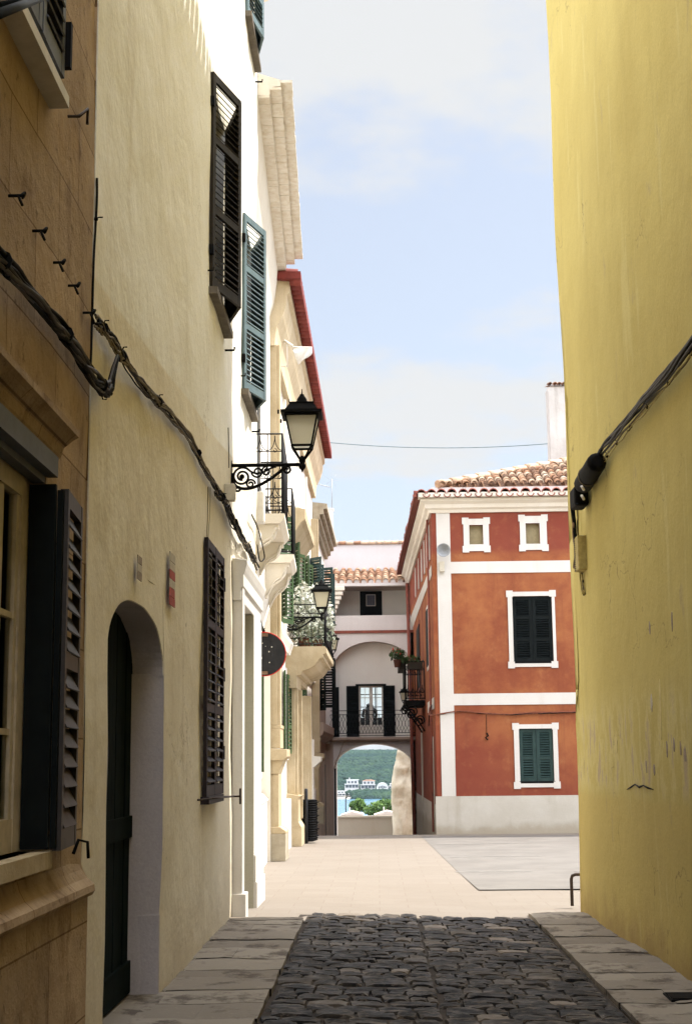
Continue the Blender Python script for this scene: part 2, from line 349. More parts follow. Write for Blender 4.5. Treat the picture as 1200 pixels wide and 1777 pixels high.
M['steel'] = simple('grey galvanised metal', C(.33, .33, .33), .45, .2, 20, metal=.7)
M['rust'] = simple('rusty brown tube', C(.06, .04, .03), .6, .3, 20)
M['red'+'paint'] = simple('red sign enamel', C(.55, .02, .012), .45, .1, 10)
M['signback'] = simple('dark sign back', C(.018, .019, .023), .5, .4, 8, bump=.1)
M['strap'] = simple('brown bracket steel', C(.22, .13, .085), .6, .3, 14)
M['cloth'] = simple('white cloth', C(.80, .80, .80), .8, .06, 5)
M['leaf'] = leaf_mat('tree leaves', C(.02, .05, .013), C(.16, .25, .06), C(.065, .13, .03))
M['potleaf'] = leaf_mat('pot plant leaves', C(.012, .03, .01), C(.05, .09, .025))
M['bark'] = simple('tree bark', C(.07, .05, .035), .9, .3, 8)
M['flower'] = simple('red geranium petals', C(.6, .05, .03), .6, .2, 20)
M['terracotta'] = simple('terracotta pot', C(.12, .045, .028), .8, .2, 12)
M['wood'] = wood_mat(); M['water'] = water_mat()
M['scrub'] = simple('dry scrub ground', C(.16, .13, .08), .95, .4, .4)
M['quay'] = simple('pale quay stone', C(.55, .50, .42), .9, .15, .3)
M['farwhite'] = simple('villa white', C(.50, .49, .47), .85, .08, .5)
M['farglass'] = simple('villa window', C(.05, .055, .06), .4, .2, 1)
M['farroof'] = simple('villa roof tile', C(.45, .25, .16), .85, .2, .8)
M['skin'] = simple('skin', C(.45, .27, .19), .6, .08, 20)
M['darkcloth'] = simple('dark knit', C(.02, .018, .018), .9, .2, 20)
M['jeans'] = simple('grey blue denim', C(.11, .13, .16), .9, .2, 20)
M['hair'] = simple('dark hair', C(.015, .01, .008), .6, .2, 40)
M['paperred'] = simple('red sticker paper', C(.40, .07, .05), .8, .2, 20)
M['paper'] = simple('torn pale paper', C(.52, .46, .37), .85, .2, 30)
M['bare'] = simple('bare grey render', C(.36, .29, .23), .9, .3, 14, bump=.4)
# ------------------------------------------------------------------ mesh builder
class MB:
    def __init__(self): self.v = []; self.f = []; self.mi = []; self.t = []; self.sm = []; self.tint = 0.5; self.mat = 0; self.smooth = False
    def face(self, idx): self.f.append(tuple(idx)); self.mi.append(self.mat); self.t.append(self.tint); self.sm.append(self.smooth)
    def add(self, pts): n = len(self.v); self.v += [Vector(p) for p in pts]; return list(range(n, n + len(pts)))
    def poly(self, pts): self.face(self.add(pts))
    def obox(self, c, a, b, d, ha, hb, hd):
        c = Vector(c); a = Vector(a).normalized() * ha; b = Vector(b).normalized() * hb; d = Vector(d).normalized() * hd
        i = self.add([c + a * x + b * y + d * z for z in (-1, 1) for x, y in ((-1, -1), (1, -1), (1, 1), (-1, 1))])
        for q in ((3, 2, 1, 0), (4, 5, 6, 7), (0, 1, 5, 4), (1, 2, 6, 5), (2, 3, 7, 6), (3, 0, 4, 7)): self.face([i[k] for k in q])
    def box(self, x0, x1, y0, y1, z0, z1):
        self.obox(((x0 + x1) / 2, (y0 + y1) / 2, (z0 + z1) / 2), (1, 0, 0), (0, 1, 0), (0, 0, 1), abs(x1 - x0) / 2, abs(y1 - y0) / 2, abs(z1 - z0) / 2)
    def fbox(self, fr, s0, s1, d0, d1, z0, z1):
        self.obox(fr.pt((s0 + s1) / 2, (d0 + d1) / 2, (z0 + z1) / 2), fr.u, fr.n, (0, 0, 1), abs(s1 - s0) / 2, abs(d1 - d0) / 2, abs(z1 - z0) / 2)
    def tube(self, pts, r, seg=6, cap=True):
        pts = [Vector(p) for p in pts]; n = len(pts); rings = []
        rs = r if isinstance(r, (list, tuple)) else [r] * n
        prev = None; sm = self.smooth; self.smooth = True
        for i, p in enumerate(pts):
            t = (pts[min(i + 1, n - 1)] - pts[max(i - 1, 0)])
            if t.length < 1e-9: t = Vector((0, 0, 1))
            t.normalize()
            if prev is None:
                a = t.cross(Vector((0, 0, 1)))
                if a.length < .05: a = t.cross(Vector((1, 0, 0)))
            else: a = prev - t * prev.dot(t)
            if a.length < 1e-6: a = t.orthogonal()
            a.normalize(); prev = a; b = t.cross(a)
            rings.append(self.add([p + (a * math.cos(2 * math.pi * k / seg) + b * math.sin(2 * math.pi * k / seg)) * rs[i] for k in range(seg)]))
        for i in range(n - 1):
            for k in range(seg): self.face((rings[i][k], rings[i][(k + 1) % seg], rings[i + 1][(k + 1) % seg], rings[i + 1][k]))
        self.smooth = sm
        if cap: self.face(rings[0][::-1]); self.face(rings[-1])
    def lathe(self, c, prof, seg=16, axis=(0, 0, 1), smooth=True):
        c = Vector(c); ax = Vector(axis).normalized(); a = ax.orthogonal().normalized(); b = ax.cross(a); rings = []
        sm = self.smooth; self.smooth = smooth
        for r, h in prof: rings.append(self.add([c + ax * h + (a * math.cos(2 * math.pi * k / seg) + b * math.sin(2 * math.pi * k / seg)) * r for k in range(seg)]))
        for i in range(len(prof) - 1):
            for k in range(seg): self.face((rings[i][k], rings[i][(k + 1) % seg], rings[i + 1][(k + 1) % seg], rings[i + 1][k]))
        self.smooth = sm
        self.face(rings[0][::-1]); self.face(rings[-1])
    def frustum(self, c, prof):
        """square section profile (half width, height)"""
        c = Vector(c); rings = []
        for w, h in prof: rings.append(self.add([c + Vector((x * w, y * w, h)) for x, y in ((-1, -1), (1, -1), (1, 1), (-1, 1))]))
        for i in range(len(prof) - 1):
            for k in range(4): self.face((rings[i][k], rings[i][(k + 1) % 4], rings[i + 1][(k + 1) % 4], rings[i + 1][k]))
        self.face(rings[0][::-1]); self.face(rings[-1])
    def prism(self, poly, off):
        """polygon (3D points) swept along vector off"""
        off = Vector(off); a = self.add(poly); b = self.add([Vector(p) + off for p in poly]); n = len(poly)
        self.face(a[::-1]); self.face(b)
        for i in range(n): self.face((a[i], a[(i + 1) % n], b[(i + 1) % n], b[i]))
    def fprofile(self, fr, s0, s1, prof, d=0.0, m0=0, m1=0):
        """moulding: profile of (d, z) swept along the facade; m mitres an end by its own depth"""
        a = self.add([fr.pt(s0 - m0 * p[0], d + p[0], p[1]) for p in prof]); b = self.add([fr.pt(s1 + m1 * p[0], d + p[0], p[1]) for p in prof]); n = len(prof)
        self.face(a[::-1]); self.face(b)
        for i in range(n): self.face((a[i], a[(i + 1) % n], b[(i + 1) % n], b[i]))
    def build(self, name, mats, parent=None, recalc=True, bevel=0.0):
        if not isinstance(mats, (list, tuple)): mats = [mats]
        o3 = Vector((0, 0, 0)); p = parent
        while p is not None: o3 = o3 + p.location; p = p.parent
        me = bpy.data.meshes.new(name)
        me.from_pydata([v - o3 for v in self.v], [], self.f)
        for m in mats: me.materials.append(m)
        me.polygons.foreach_set('material_index', self.mi); me.polygons.foreach_set('use_smooth', self.sm)
        at = me.attributes.new('tint', 'FLOAT', 'FACE'); at.data.foreach_set('value', self.t)
        if recalc:
            import bmesh
            bm = bmesh.new(); bm.from_mesh(me); bmesh.ops.recalc_face_normals(bm, faces=bm.faces); bm.to_mesh(me); bm.free()
        me.update()
        o = bpy.data.objects.new(name, me); COL.objects.link(o)
        if parent is not None: o.parent = parent
        if bevel:
            bv = o.modifiers.new('bevel', 'BEVEL'); bv.width = bevel; bv.segments = 2; bv.limit_method = 'ANGLE'; bv.angle_limit = math.radians(40)
        return o
def tag(o, label=None, cat=None, group=None, kind=None):
    if label: o['label'] = label
    if cat: o['category'] = cat
    if group: o['group'] = group
    if kind: o['kind'] = kind
    return o
def thing(name, label, cat, loc=(0, 0, 0), group=None):
    o = bpy.data.objects.new(name, None); o.empty_display_size = .2; COL.objects.link(o); o.location = loc
    return tag(o, label, cat, group)
def wob(p, amp, sc=1.1): return noise.noise(Vector(p) * sc) * amp + noise.noise(Vector(p) * sc * 3.1) * amp * .4
def wallgrid(mb, fr, s0, s1, z0, z1, holes=(), step=.45, amp=0.0, d=0.0, dfun=None, edge=None, wf=None):
    """a plastered wall face with rectangular openings (s0, s1, z0, z1, depth) and their reveals"""
    def cuts(a, b, extra):
        xs = sorted(set([a, b] + [e for e in extra if a < e < b])); out = [xs[0]]
        for p, q in zip(xs, xs[1:]):
            n = max(1, int(math.ceil((q - p) / step)))
            out += [p + (q - p) * k / n for k in range(1, n + 1)]
        return out
    S = cuts(s0, s1, [h[0] for h in holes] + [h[1] for h in holes]); Z = cuts(z0, z1, [h[2] for h in holes] + [h[3] for h in holes])
    def P(s, z):
        dd = d + ((wf or wob)(fr.pt(s, 0, z), amp) if amp else 0) + (dfun(s, z) if dfun else 0)
        return fr.pt(s + (edge(z) if edge and s == S[-1] else 0), dd, z)
    idx = {(i, j): mb.add([P(s, z)])[0] for i, s in enumerate(S) for j, z in enumerate(Z)}
    def hole(i, j):
        if i < 0 or j < 0 or i >= len(S) - 1 or j >= len(Z) - 1: return None
        a, b = (S[i] + S[i + 1]) / 2, (Z[j] + Z[j + 1]) / 2
        for h in holes:
            if h[0] < a < h[1] and h[2] < b < h[3]: return h
        return None
    sm = mb.smooth; mb.smooth = amp > 0
    for i in range(len(S) - 1):
        for j in range(len(Z) - 1):
            if not hole(i, j): mb.face((idx[i, j], idx[i + 1, j], idx[i + 1, j + 1], idx[i, j + 1]))
    mb.smooth = False
    for i in range(len(S) - 1):
        for j in range(len(Z) - 1):
            h = hole(i, j)
            if not h: continue
            off = fr.n * -h[4]
            for (di, dj, e) in ((-1, 0, ((0, 0), (0, 1))), (1, 0, ((1, 0), (1, 1))), (0, -1, ((0, 0), (1, 0))), (0, 1, ((0, 1), (1, 1)))):
                if hole(i + di, j + dj) or not (0 <= i + di < len(S) - 1): continue
                a = mb.v[idx[i + e[0][0], j + e[0][1]]].copy(); b = mb.v[idx[i + e[1][0], j + e[1][1]]].copy()
                mb.poly([a, b, b + off, a + off])
    mb.smooth = sm
def shell(mb, fr, s0, s1, z0, z1, depth, d=0.0, top=True):
    """sides, back and top behind a facade"""
    a, b, c, e = (s0, d), (s1, d), (s1, -depth), (s0, -depth)
    for p, q in ((a, e), (e, c), (c, b)): mb.poly([fr.pt(p[0], p[1], z0), fr.pt(q[0], q[1], z0), fr.pt(q[0], q[1], z1), fr.pt(p[0], p[1], z1)])
    if top: mb.poly([fr.pt(*p, z1) for p in (a, b, c, e)])
def arch_wall(mb, fr, s0, s1, zsp, rise, ztop, d0, depth, n=28, power=2.0, soffit=True, amp=0.0):
    """wall above an arched opening, and the soffit of the arch"""
    zs = []
    for k in range(n + 1):
        x = 2 * k / n - 1; x = math.sin(x * math.pi / 2)
        zs.append(((s0 + s1) / 2 + x * (s1 - s0) / 2, zsp + rise * max(0, 1 - abs(x) ** power) ** (1 / power)))
    for (a, za), (b, zb) in zip(zs, zs[1:]):
        Q = lambda s, z: fr.pt(s, d0 + (wob(fr.pt(s, 0, z), amp) if amp else 0), z)
        mb.poly([Q(a, za), Q(b, zb), Q(b, ztop), Q(a, ztop)])
        if soffit: mb.poly([Q(a, za), Q(b, zb), fr.pt(b, d0 - depth, zb), fr.pt(a, d0 - depth, za)])
    return zs
def leaf(mb, o, a, n, w, h, rails=(.33, .66), st=.055, th=.032, pitch=.055, tilt=45, slat=.05):
    """one louvred shutter leaf: o hinge foot, a across, n outward face"""
    o = Vector(o); a = Vector(a).normalized(); n = Vector(n).normalized(); z = Vector((0, 0, 1))
    mb.obox(o + a * st / 2 + z * h / 2, a, n, z, st / 2, th / 2, h / 2); mb.obox(o + a * (w - st / 2) + z * h / 2, a, n, z, st / 2, th / 2, h / 2)
    rz = [(0, .09)] + [(h * r - .035, h * r + .035) for r in rails] + [(h - .075, h)]
    for z0, z1 in rz: mb.obox(o + a * w / 2 + z * (z0 + z1) / 2, a, n, z, w / 2 - st, th / 2 - .002, (z1 - z0) / 2)
    t = math.radians(tilt); ax = (n * math.cos(t) - z * math.sin(t)); up = (n * math.sin(t) + z * math.cos(t))
    for (p, q) in zip(rz, rz[1:]):
        k = max(1, int((q[0] - p[1]) / pitch)); st_ = (q[0] - p[1]) / k
        for i in range(k): mb.obox(o + a * w / 2 + z * (p[1] + st_ * (i + .5)), a, ax, up, w / 2 - st + .004, slat / 2, .004)
def spiral(c, ax, ay, r0, r1, a0, turns, n=26):
    c = Vector(c); ax = Vector(ax); ay = Vector(ay)
    return [c + (ax * math.cos(a0 + turns * 2 * math.pi * k / n) + ay * math.sin(a0 + turns * 2 * math.pi * k / n)) * (r0 + (r1 - r0) * k / n) for k in range(n + 1)]
def bez(p, n=18):
    p = [Vector(q) for q in p]; out = []
    for k in range(n + 1):
        t = k / n; q = p[:]
        while len(q) > 1: q = [q[i].lerp(q[i + 1], t) for i in range(len(q) - 1)]
        out.append(q[0])
    return out
def tiles(mb, o, along, up, n, rows, pitch=.24, r=.085, length=.42, step=.3, rnd=.02, seg=6, under=True, tl=(0, 1)):
    """rows of barrel tiles: o lower corner, along the eave, up the slope"""
    o = Vector(o); al = Vector(along).normalized(); up = Vector(up).normalized(); nz = al.cross(up)
    if nz.z < 0: nz = -nz
    mb.smooth = True
    for i in range(n):
        for j in range(rows):
            mb.tint = R_.uniform(*tl)
            b = o + al * (pitch * (i + .5) + R_.uniform(-rnd, rnd)) + up * (step * j + R_.uniform(-rnd, rnd)) + nz * (.025 + R_.uniform(0, .012))
            r0, r1 = r * 1.08, r * .84
            ra = mb.add([b + al * r0 * math.cos(math.pi * k / seg) + nz * (r0 * math.sin(math.pi * k / seg) + .03) for k in range(seg + 1)])
            rb = mb.add([b + up * length + al * r1 * math.cos(math.pi * k / seg) + nz * r1 * math.sin(math.pi * k / seg) for k in range(seg + 1)])
            rc = mb.add([b + al * r0 * .84 * math.cos(math.pi * k / seg) + nz * (r0 * .84 * math.sin(math.pi * k / seg) + .022) for k in range(seg + 1)])
            for k in range(seg): mb.face((ra[k], ra[k + 1], rb[k + 1], rb[k])); mb.face((ra[k], rc[k], rc[k + 1], ra[k + 1]))
    mb.smooth = False; mb.tint = tl[0] * .8 + tl[1] * .2
    if under:
        mb.poly([o + nz * .01, o + al * pitch * n + nz * .01, o + al * pitch * n + up * (step * rows + .1) + nz * .01, o + up * (step * rows + .1) + nz * .01])
def copy_tree(o, parent=None):
    c = o.copy(); COL.objects.link(c); c.parent = parent
    for ch in list(o.children): copy_tree(ch, c)
    return c
# ================================================================== THE SETTING
# cobbled lane: every stone shaped, in two carriageway halves with a seam between
def cobbles():
    mb = MB(); x0, x1, seam = -.70, 1.50, .38
    y = 2.5
    while y < 14.8:
        for (a, b) in ((x0, seam - .012), (seam + .012, x1)):
            x = a + R_.uniform(-.03, .02)
            dy = R_.uniform(.16, .26)
            while x < b - .05:
                w = min(R_.choice([.13, .17, .2, .24, .3]) * R_.uniform(.85, 1.15), b - x)
                if b - x - w < .07: w = b - x
                cy = y + R_.uniform(-.012, .012); hh = R_.uniform(.001, .012); ld = dy * R_.uniform(.94, 1.03)
                mb.tint = R_.random() ** 1.15
                tx, ty = R_.uniform(-.03, .03), R_.uniform(-.06, .04)
                nx, ny = 7, 6; ids = []; sk = R_.uniform(-.03, .03); sk2 = R_.uniform(-.02, .02)
                for j in range(ny + 1):
                    for i in range(nx + 1):
                        u, v = (-1, -.93, -.55, -.18, .18, .55, .93, 1)[i], (-1, -.92, -.45, 0, .45, .92, 1)[j]
                        rr = (1 - abs(u) ** 9) * (1 - abs(v) ** 8)
                        px, py = x + .003 + (w - .006) * (u + 1) / 2, cy + ld * (v + 1) / 2
                        bow = .014 * (1 - u * u) + sk * u * .5; px += sk2 * v * .6
                        z = -.022 + (hh + .022) * min(1, rr * 2.2) + u * tx * .1 + v * ty * .06 + noise.noise((px * 14, py * 14, 0)) * .007 + noise.noise((px * 40, py * 40, 4)) * .003 + .070 - .03 * px
                        if abs(u) > .99 or abs(v) > .99: z = .040 - .03 * px
                        ids.append(mb.add([(px + noise.noise((py * 9, px * 9, 3)) * .008, py + bow + noise.noise((px * 11, py * 11, 5)) * .01, z)])[0])
                mb.smooth = False
                for j in range(ny):
                    for i in range(nx): k = j * (nx + 1) + i; mb.face((ids[k], ids[k + 1], ids[k + nx + 2], ids[k + nx + 1]))
                x += w
        y += dy if y < 14.65 else .14
    mb.smooth = False; mb.mat = 1; mb.tint = .5
    mb.poly([(-1.6, -25, .092), (2.6, -25, .012), (1.6, 14.95, .012), (-.80, 14.95, .084)])
    tag(mb.build('road', [M['cobble'], M['dirt']], recalc=False), kind='structure')
cobbles()
def slabs(name, xin, xout, ya, yb, inner_is_left, z=.08):
    """pavement: worn stone slabs with rounded kerb noses; xin kerb line, xout(y) wall line"""
    mb = MB(); y = ya
    while y < yb:
        d = min(R_.uniform(.36, .62), yb - y)
        if yb - y - d < .2: d = yb - y
        sp = R_.uniform(.45, .62) if R_.random() < .45 else None
        parts = [(0, 1)] if sp is None else [(0, sp), (sp, 1)]
        dz = R_.uniform(-.004, .004)
        for (p, q) in parts:
            mb.tint = R_.random(); dz2 = dz + R_.uniform(-.003, .003); g = .003
            nx, ny = 6, 5; ids = []
            for j in range(ny + 1):
                for i in range(nx + 1):
                    f = p + (q - p) * i / nx; yy = y + g + (d - 2 * g) * j / ny
                    jit = noise.noise((y * 3, f * 3, 7)) * .03 if f < .01 else 0
                    xx = xin + jit + (xout(yy) - xin) * f
                    e = 1.0
                    if j in (0, ny): e = .0
                    if i == 0 or (i == nx and q < 1): e = min(e, .0)
                    zz = z + dz2 + noise.noise((xx * 3, yy * 3, 2)) * .012 + noise.noise((xx * 13, yy * 13, 2)) * .004 - (1 - e) * .007
                    if (j == 0 or j == ny): yy += (.012 if j == 0 else -.012) * (noise.noise((xx * 8, yy * 8, 1)) + .2)
                    ids.append(mb.add([(xx, yy, zz)])[0])
            mb.smooth = True
            for j in range(ny):
                for i in range(nx): k = j * (nx + 1) + i; mb.face((ids[k], ids[k + 1], ids[k + nx + 2], ids[k + nx + 1]))
            mb.smooth = False
            if p == 0:
                for j in range(ny):
                    a, b = mb.v[ids[j * (nx + 1)]], mb.v[ids[(j + 1) * (nx + 1)]]
                    mb.poly([a, b, Vector((b.x, b.y, -.05)), Vector((a.x, a.y, -.05))])
            if y + d >= yb - 1e-6:
                for i in range(nx):
                    a, b = mb.v[ids[ny * (nx + 1) + i]], mb.v[ids[ny * (nx + 1) + i + 1]]
                    mb.poly([a, b, Vector((b.x, b.y, -.05)), Vector((a.x, a.y, -.05))])
        y += d
    mb.mat = 1; xo = xout(ya); x2 = xout(yb)
    mb.poly([(xin, ya, z - .03), (xo, ya, z - .03), (x2, yb, z - .03), (xin, yb, z - .03)])
    tag(mb.build(name, [M['slab'], M['dirt']], recalc=False), kind='structure')
YW = lambda y: 2.08 + .0208 * (14.8 - y)            # the yellow wall leans out of line
slabs('pavement', -.73, lambda y: -1.46, 2.0, 14.3, True, .128)
slabs('pavement', 1.52, lambda y: YW(y) + .02, 2.0, 15.3, False, .062)
mb = MB()
mb.poly([(-8, 14.25, .092), (-.72, 14.25, .088), (-.72, 14.82, .082), (-.72, 21, 0), (-8, 21, 0)]); mb.poly([(-.72, 14.82, .082), (1.52, 14.82, .018), (2.4, 14.82, .008), (2.4, 21, 0), (-.72, 21, 0)]); mb.poly([(2.4, 14.82, .008), (45, 14.82, .008), (45, 21, 0), (2.4, 21, 0)]); mb.poly([(-8, 21.0, 0), (45, 21.0, 0), (45, 31.6, 0.0), (-8, 31.6, 0.0)])
mb.poly([(-8, 31.6, 0), (45, 31.6, 0), (45, 32.4, -.012), (-8, 32.4, -.012)])
mb.poly([(-8, 32.4, -.012), (45, 32.4, -.012), (45, 54, -1.6), (-8, 54, -1.6)])
tag(mb.build('plaza', M['paving'], recalc=False), kind='structure')
mb = MB(); mb.poly([(1.22, 18.3, .022), (30, 18.4, .020), (30, 21, .004), (1.15, 21, .004)]); mb.poly([(1.15, 21, .004), (30, 21, .004), (30, 31.4, .004), (.9, 31.4, .004)])
tag(mb.build('asphalt', M['asphalt'], recalc=False), kind='structure')
mb = MB()
for a, b in (((1.05, 24.6), (9, 25.3)), ((1.0, 28.3), (9, 29.2)), ((1.1, 21.4), (9, 20.9))):
    for k in range(14):
        if R_.random() < .25: continue
        t0, t1 = k / 14, (k + .93) / 14
        p = Vector((a[0] + (b[0] - a[0]) * t0, a[1] + (b[1] - a[1]) * t0, .008)); q = Vector((a[0] + (b[0] - a[0]) * t1, a[1] + (b[1] - a[1]) * t1, .008))
        mb.poly([p, q, q + Vector((0, .1, 0)), p + Vector((0, .1, 0))])
tag(mb.build('painted_line', M['worn'], recalc=False), kind='structure')
# land falling to the harbour, water, the far shore
mb = MB(); n = 24
ids = {}
for j in range(n + 1):
    Y = 53.9 + (600 - 53.9) * (j / n) ** 1.4
    for i in range(13): X = -120 + 20 * i; ids[i, j] = mb.add([(X, Y, -1.62 - .043 * (Y - 53) + (noise.noise((X * .03, Y * .02, 1)) * .6 if j > 3 else 0) - (0 if j < 1 else .2))])[0]
for j in range(n):
    for i in range(12): mb.face((ids[i, j], ids[i + 1, j], ids[i + 1, j + 1], ids[i, j + 1]))
tag(mb.build('harbour_slope', M['scrub'], recalc=False), kind='structure')
mb = MB(); mb.poly([(-2500, 480, -23.6), (2500, 480, -23.6), (2500, 4000, -23.6), (-2500, 4000, -23.6)])
tag(mb.build('water', M['water'], recalc=False), kind='structure')
mb = MB(); mb.poly([(-3000, -60, -.06), (3000, -60, -.06), (3000, 14.1, -.06), (-3000, 14.1, -.06)])
tag(mb.build('ground', M['scrub'], recalc=False), kind='structure')
def hillz(X, Y):
    t = max(0, (Y - 985) / 520)
    return -23.8 + 2.2 * min(1, max(0, (Y - 985) / 8)) + 31.0 * (1 - (1 - min(1, t)) ** 1.8) * (1 + .03 * noise.noise((X * .004, 1, 0))) + 1.5 * noise.noise((X * .01, Y * .01, 4)) * min(1, t * 4)
mb = MB(); ids = {}; nx, ny = 60, 44
for j in range(ny + 1):
    for i in range(nx + 1):
        X = -620 + 1240 * i / nx; Y = 985 + 900 * (j / ny) ** 1.3
        ids[i, j] = mb.add([(X, Y, hillz(X, Y))])[0]
mb.smooth = True
for j in range(ny):
    for i in range(nx): mb.face((ids[i, j], ids[i + 1, j], ids[i + 1, j + 1], ids[i, j + 1]))
tag(mb.build('hill', M['scrub'], recalc=False), kind='structure')
# the wood on the far hillside: thousands of crowns that read as one mass
mb = MB(); mb.smooth = True
def blob(mb, c, r, squash=.8, seg=6, rings=4):
    rr = []
    for j in range(rings + 1):
        ph = math.pi * j / rings; k = R_.uniform(.8, 1.2)
        rr.append(mb.add([(c[0] + r * k * math.sin(ph) * math.cos(2 * math.pi * i / seg + j) * R_.uniform(.75, 1.2), c[1] + r * k * math.sin(ph) * math.sin(2 * math.pi * i / seg + j) * R_.uniform(.75, 1.2), c[2] + r * squash * math.cos(ph)) for i in range(seg)]))
    for j in range(rings):
        for i in range(seg): mb.face((rr[j][i], rr[j][(i + 1) % seg], rr[j + 1][(i + 1) % seg], rr[j + 1][i]))
for k in range(9500):
    X, Y = (R_.uniform(-62, 62), 992 + 560 * R_.random() ** 1.05) if k > 900 else (R_.uniform(-17, 40), R_.uniform(984.5, 995))
    X *= Y / 1000
    mb.tint = R_.random(); r = R_.uniform(1.1, 2.9)
    blob(mb, (X, Y, hillz(X, Y) + r * .5), r, seg=5, rings=3)
tag(mb.build('far_wood', M['wood'], recalc=False), kind='stuff')
mb = MB()
p = [(-200, 981), (-21, 981), (-18, 986), (-18, 1002), (-200, 1002)]
mb.prism([(x, y, -24) for x, y in p], (0, 0, 1.6)); tag(mb.build('quay', M['quay']), kind='structure')

# ================================================================== LEFT: BROWN STONE HOUSE
XB = -1.44
FB = Frame((XB, 0), (XB, 1), (1, 0)); YB = 7.1
brown = thing('stone_house', 'dark brown sandstone house with an open louvred shutter, nearest on the left', 'house', (XB, YB, 0))
w_s0, w_z0 = 5.0, 1.24; w_s1, w_z1 = 6.16, 2.90
u_s0, u_s1, u_z0 = 5.05, 6.06, 4.60
mb = MB()
wallgrid(mb, FB, -16, YB, -.1, 11.5, [(w_s0, w_s1, w_z0, w_z1, .16), (u_s0, u_s1, u_z0, 6.4, .2)], .5, .02)
shell(mb, FB, -22, YB, -.1, 11.5, 5)
wl = mb.build('wall', M['brown'], brown, recalc=False)
mb = MB()
mb.fbox(FB, -22, YB - .02, .002, .045, .05, .98)
mb.fprofile(FB, -22, YB + .01, [(0, .98), (.062, .98), (.075, 1.0), (.07, 1.03), (.035, 1.06), (.012, 1.10), (0, 1.14)])
pl = mb.build('plinth', M['brown'], brown)
mb = MB()    # hood over the window
zh = FB.px(137, 748, .22)[1]
mb.fprofile(FB, 3.6, 6.28, [(0, 2.93), (.02, 2.93), (.04, 2.96), (.05, 3.0), (.09, 3.04), (.11, 3.055), (.11, 3.085), (0, 3.13)], m1=.6)
mb.build('window_hood', M['brown'], brown)
win = MB()
win.fbox(FB, w_s0 - .02, w_s1 + .04, -.1, .065, w_z0 - .07, w_z0); wo = win.build('window', M['ochre'], brown)
mb = MB()
dd = -.06
mb.fbox(FB, w_s1 - .14, w_s1 - .003, dd - .05, dd, w_z0 + .004, w_z1 - .17)
mb.fbox(FB, w_s0, w_s1 - .003, dd - .05, dd, w_z1 - .17, w_z1 - .02)
mb.fbox(FB, w_s0, w_s1 - .14, dd - .045, dd - .004, w_z0 + .004, w_z0 + .14)
for s in (5.45, 5.66, w_s1 - .185): mb.fbox(FB, s, s + (.10 if s > 5.6 and s < 5.8 else .045), dd - .04, dd - .01, w_z0 + .14, w_z1 - .17)
for z in (1.72, 2.2): mb.fbox(FB, w_s0, w_s1 - .14, dd - .035, dd - .014, z, z + .025)
mb.build('frame', M['framewood'], wo)
mb = MB(); mb.fbox(FB, w_s0, w_s1 - .1, dd - .030, dd - .026, w_z0 + .1, w_z1 - .1); mb.build('pane', M['glass'], wo)
mb = MB(); mb.fbox(FB, w_s0, w_s1 - .003, -.45, -.40, w_z0, w_z1 - .01); mb.build('dark_room', M['dark'], wo)
mb = MB()
mb.fbox(FB, w_s0, w_s1 + .025, .004, .055, w_z1 - .06, w_z1 + .03); mb.fbox(FB, w_s0, w_s1, -.05, .004, w_z1 - .09, w_z1 - .004)
mb.build('lintel_board', M['slate'], wo)
# shutters: the reveal half folded square to the wall, the louvred half laid back on it
mb = MB(); mb.fbox(FB, w_s1 - .035, w_s1 - .006, -.055, .06, w_z0 + .01, w_z1 - .1); mb.fbox(FB, w_s1 + .0, w_s1 + .03, .06, .085, w_z0 + .01, w_z1 - .12)
mb.build('folded_shutter', M['blackgreen'], brown)
mb = MB(); a = Vector((-.04, .52, 0)).normalized(); leaf(mb, (XB + .085, w_s1 + .03, w_z0 + .0), a, a.cross(Vector((0, 0, 1))), .50, w_z1 - w_z0 - .11, rails=(.52,), st=.05, th=.036, pitch=.085, slat=.098, tilt=62)
mb.build('shutter', M['greysh'], brown)
mb = MB(); mb.tube([(XB + .1, w_s1 + .30, w_z0 - .03), (XB + .12, w_s1 + .31, w_z0 + .03), (XB + .16, w_s1 + .31, w_z0 + .02), (XB + .165, w_s1 + .31, w_z0 - .05)], .008); mb.build('shutter_catch', M['black'], brown)
# upper window with its white sill
wu = MB(); wu.fbox(FB, u_s0 - .1, 6.07, -.1, .09, u_z0 - .085, u_z0 - .03); wo2 = wu.build('window', M['whitewood'], brown)
mb = MB(); mb.fbox(FB, u_s0, u_s1, -.22, -.17, u_z0, 6.4); mb.build('dark_room', M['dark'], wo2)
mb = MB()
leaf(mb, (XB + .05, u_s0 - .2, u_z0 + .06), (0, 1, 0), (1, 0, 0), .78, 1.7, rails=(.5,), pitch=.07, slat=.07)
leaf(mb, (XB + .05, u_s0 + .60, u_z0 + .06), (0, 1, 0), (1, 0, 0), .42, 1.7, rails=(.5,), pitch=.07, slat=.07)
mb.build('shutter', M['slate'], wo2)
mb = MB(); mb.box(XB + .05, XB + .09, u_s1 + .015, u_s1 + .05, u_z0 + .12, u_z0 + .34); mb.build('hinge', M['black'], wo2)

